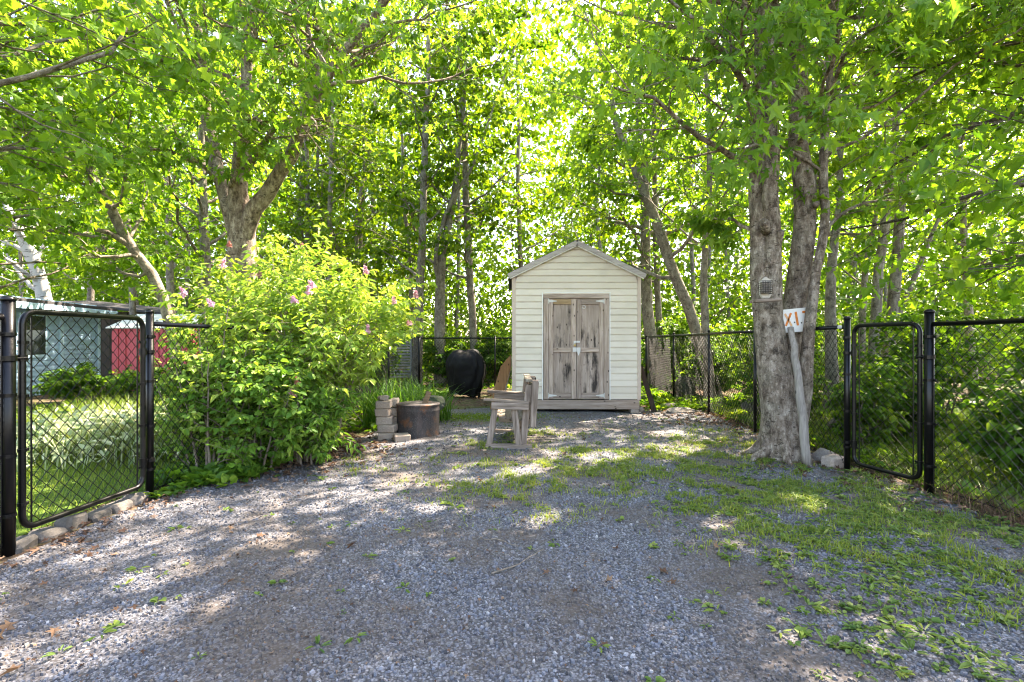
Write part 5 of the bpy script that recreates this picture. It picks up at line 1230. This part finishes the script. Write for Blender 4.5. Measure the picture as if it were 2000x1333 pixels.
x, y = scatter(16000, -2.9, 3.7, 1.9, 9.0); ok = (rng.random(16000) < wd(x, y)*1.25) & in_drive(np.stack([x, y], 1)); x, y = x[ok], y[ok]; n = len(x); h_ = n//2
rosettes(wm, x[:h_], y[:h_], rng.uniform(.02, .06, h_), 'long', 7, .7); rosettes(wm, x[h_:], y[h_:], rng.uniform(.012, .038, n-h_), 'round', 8, .8)
x, y = scatter(5000, -2.9, 3.7, 4.0, 9.5); ok = (rng.random(5000) < dens(x, y)*.6) & in_drive(np.stack([x, y], 1)); x, y = x[ok], y[ok]; rosettes(wm, x, y, rng.uniform(.015, .05, len(x)), 'round', 7, .6)
tag(wm.build('weeds', M['weed']), 'broad leaved weeds and dandelions growing in the gravel', 'weeds', kind='stuff')
# low cover along the fences and under the trees
gc = MB(); pts = []
for (n, x0, x1, y0, y1) in ((350, -3.3, -2.5, 4.6, 6.2), (1900, 3.7, 9, 3.2, 12.5), (1100, -7, 7, 14.2, 20), (500, -3.2, -1.6, 7.5, 13.8), (500, -9.5, -4, 8.5, 12.5), (300, 2.6, 3.9, 9.8, 14.3)):
    x, y = scatter(n, x0, x1, y0, y1); rosettes(gc, x, y, rng.uniform(.05, .12, n), 'simple', 6, 2.0)
x, y = scatter(1300, -3.05, -1.9, 4.3, 6.6); k_ = np.abs(x-edge_l(y)+.1) < .22; x, y = x[k_], y[k_]; rosettes(gc, x, y, rng.uniform(.035, .08, len(x)), 'round', 7, 1.2)
tag(gc.build('ground_cover', M['under_leaf']), 'low green seedlings and ground cover along the fences', 'ground cover', kind='stuff')
vg = MB(); n = 520; x = -4.75+rng.normal(0, .55, n); y = 6.1+rng.normal(0, .45, n)
for k in range(3): 
    z = rng.uniform(.1, .5, n); m = len(x); f = rng.normal(0, 1, (m, 3)); f[:, 2] *= .4; u = rng.normal(0, .4, (m, 3))+[0, 0, 1]
    place_leaves(vg, np.stack([x+rng.normal(0, .08, n), y+rng.normal(0, .08, n), z], 1), f, u, rng.uniform(.06, .13, n), 'pointed', np.clip(rng.normal(.6, .25, n), 0, 1))
x = -4.9+rng.normal(0, .6, 900); y = 6.3+rng.normal(0, .4, 900); blades(vg, x, y, rng.uniform(.35, .72, 900), np.full(900, .007), rng.uniform(.3, 1.2, 900), np.clip(rng.normal(.65, .25, 900), 0, 1), seg=4)
tag(vg.build('variegated_plants', M['pale_leaf']), 'whitish variegated plants growing on the lawn behind the left gate', 'plants', kind='stuff')
# fallen leaves
lf = MB()
def litter(n, fx, fy, s=(.04, .09)):
    x, y = fx(n), fy(n); f = np.stack([rng.normal(0, 1, n), rng.normal(0, 1, n), rng.normal(0, .15, n)], 1); u = np.stack([rng.normal(0, .35, n), rng.normal(0, .35, n), np.ones(n)], 1)
    place_leaves(lf, np.stack([x, y, ground_z(x, y)+rng.uniform(.012, .035, n)], 1), f, u, rng.uniform(*s, n), 'maple', rng.random(n))
litter(190, lambda n: rng.normal(-2.98, .14, n), lambda n: rng.uniform(2.6, 5.2, n), (.03, .07))
litter(900, lambda n: rng.normal(-2.35, .35, n), lambda n: rng.normal(6.2, .6, n))
litter(160, lambda n: rng.uniform(-2.9, 3.4, n), lambda n: rng.uniform(2.0, 9.0, n), (.03, .07))
litter(500, lambda n: rng.normal(3.6, .22, n), lambda n: rng.uniform(3.0, 9.5, n))
litter(1800, lambda n: rng.uniform(2.4, 8, n), lambda n: rng.uniform(8, 15, n))
litter(900, lambda n: rng.uniform(-3, 3.8, n), lambda n: rng.uniform(10, 16, n))
litter(160, lambda n: rng.normal(3.1, .4, n), lambda n: rng.normal(5.8, .35, n), (.02, .06))
litter(1500, lambda n: rng.normal(-1.2, 1.3, n), lambda n: rng.uniform(1.9, 7, n), (.008, .024))
litter(700, lambda n: rng.uniform(-2.9, 3.5, n), lambda n: rng.uniform(1.9, 9, n), (.008, .022))
tag(lf.build('leaf_litter', M['dead_leaf']), 'brown fallen leaves scattered along the fences and drive', 'fallen leaves', kind='stuff')
def stick(label, pts, r):
    c = resample(np.array([[*gp(a, b), .022] for a, b in pts]), 10, .004); mb = MB(); tubes(mb, c, np.linspace(r, r*.45, 10), 5, cap=True)
    tag(mb.build('fallen_twig', M['twig'], None, True, loc=(c[0, 0], c[0, 1], 0)), label, 'twig', 'fallen twigs')
stick('pale straight twig lying on the gravel, longest of the twigs', [(960, 1128), (1010, 1110), (1062, 1080)], .0055)
stick('pale curved twig lying on the gravel behind the straight one', [(945, 1060), (980, 1062), (1012, 1074)], .0045)
stick('thin twig on the gravel left of the bench', [(755, 905), (790, 902), (815, 906)], .006)
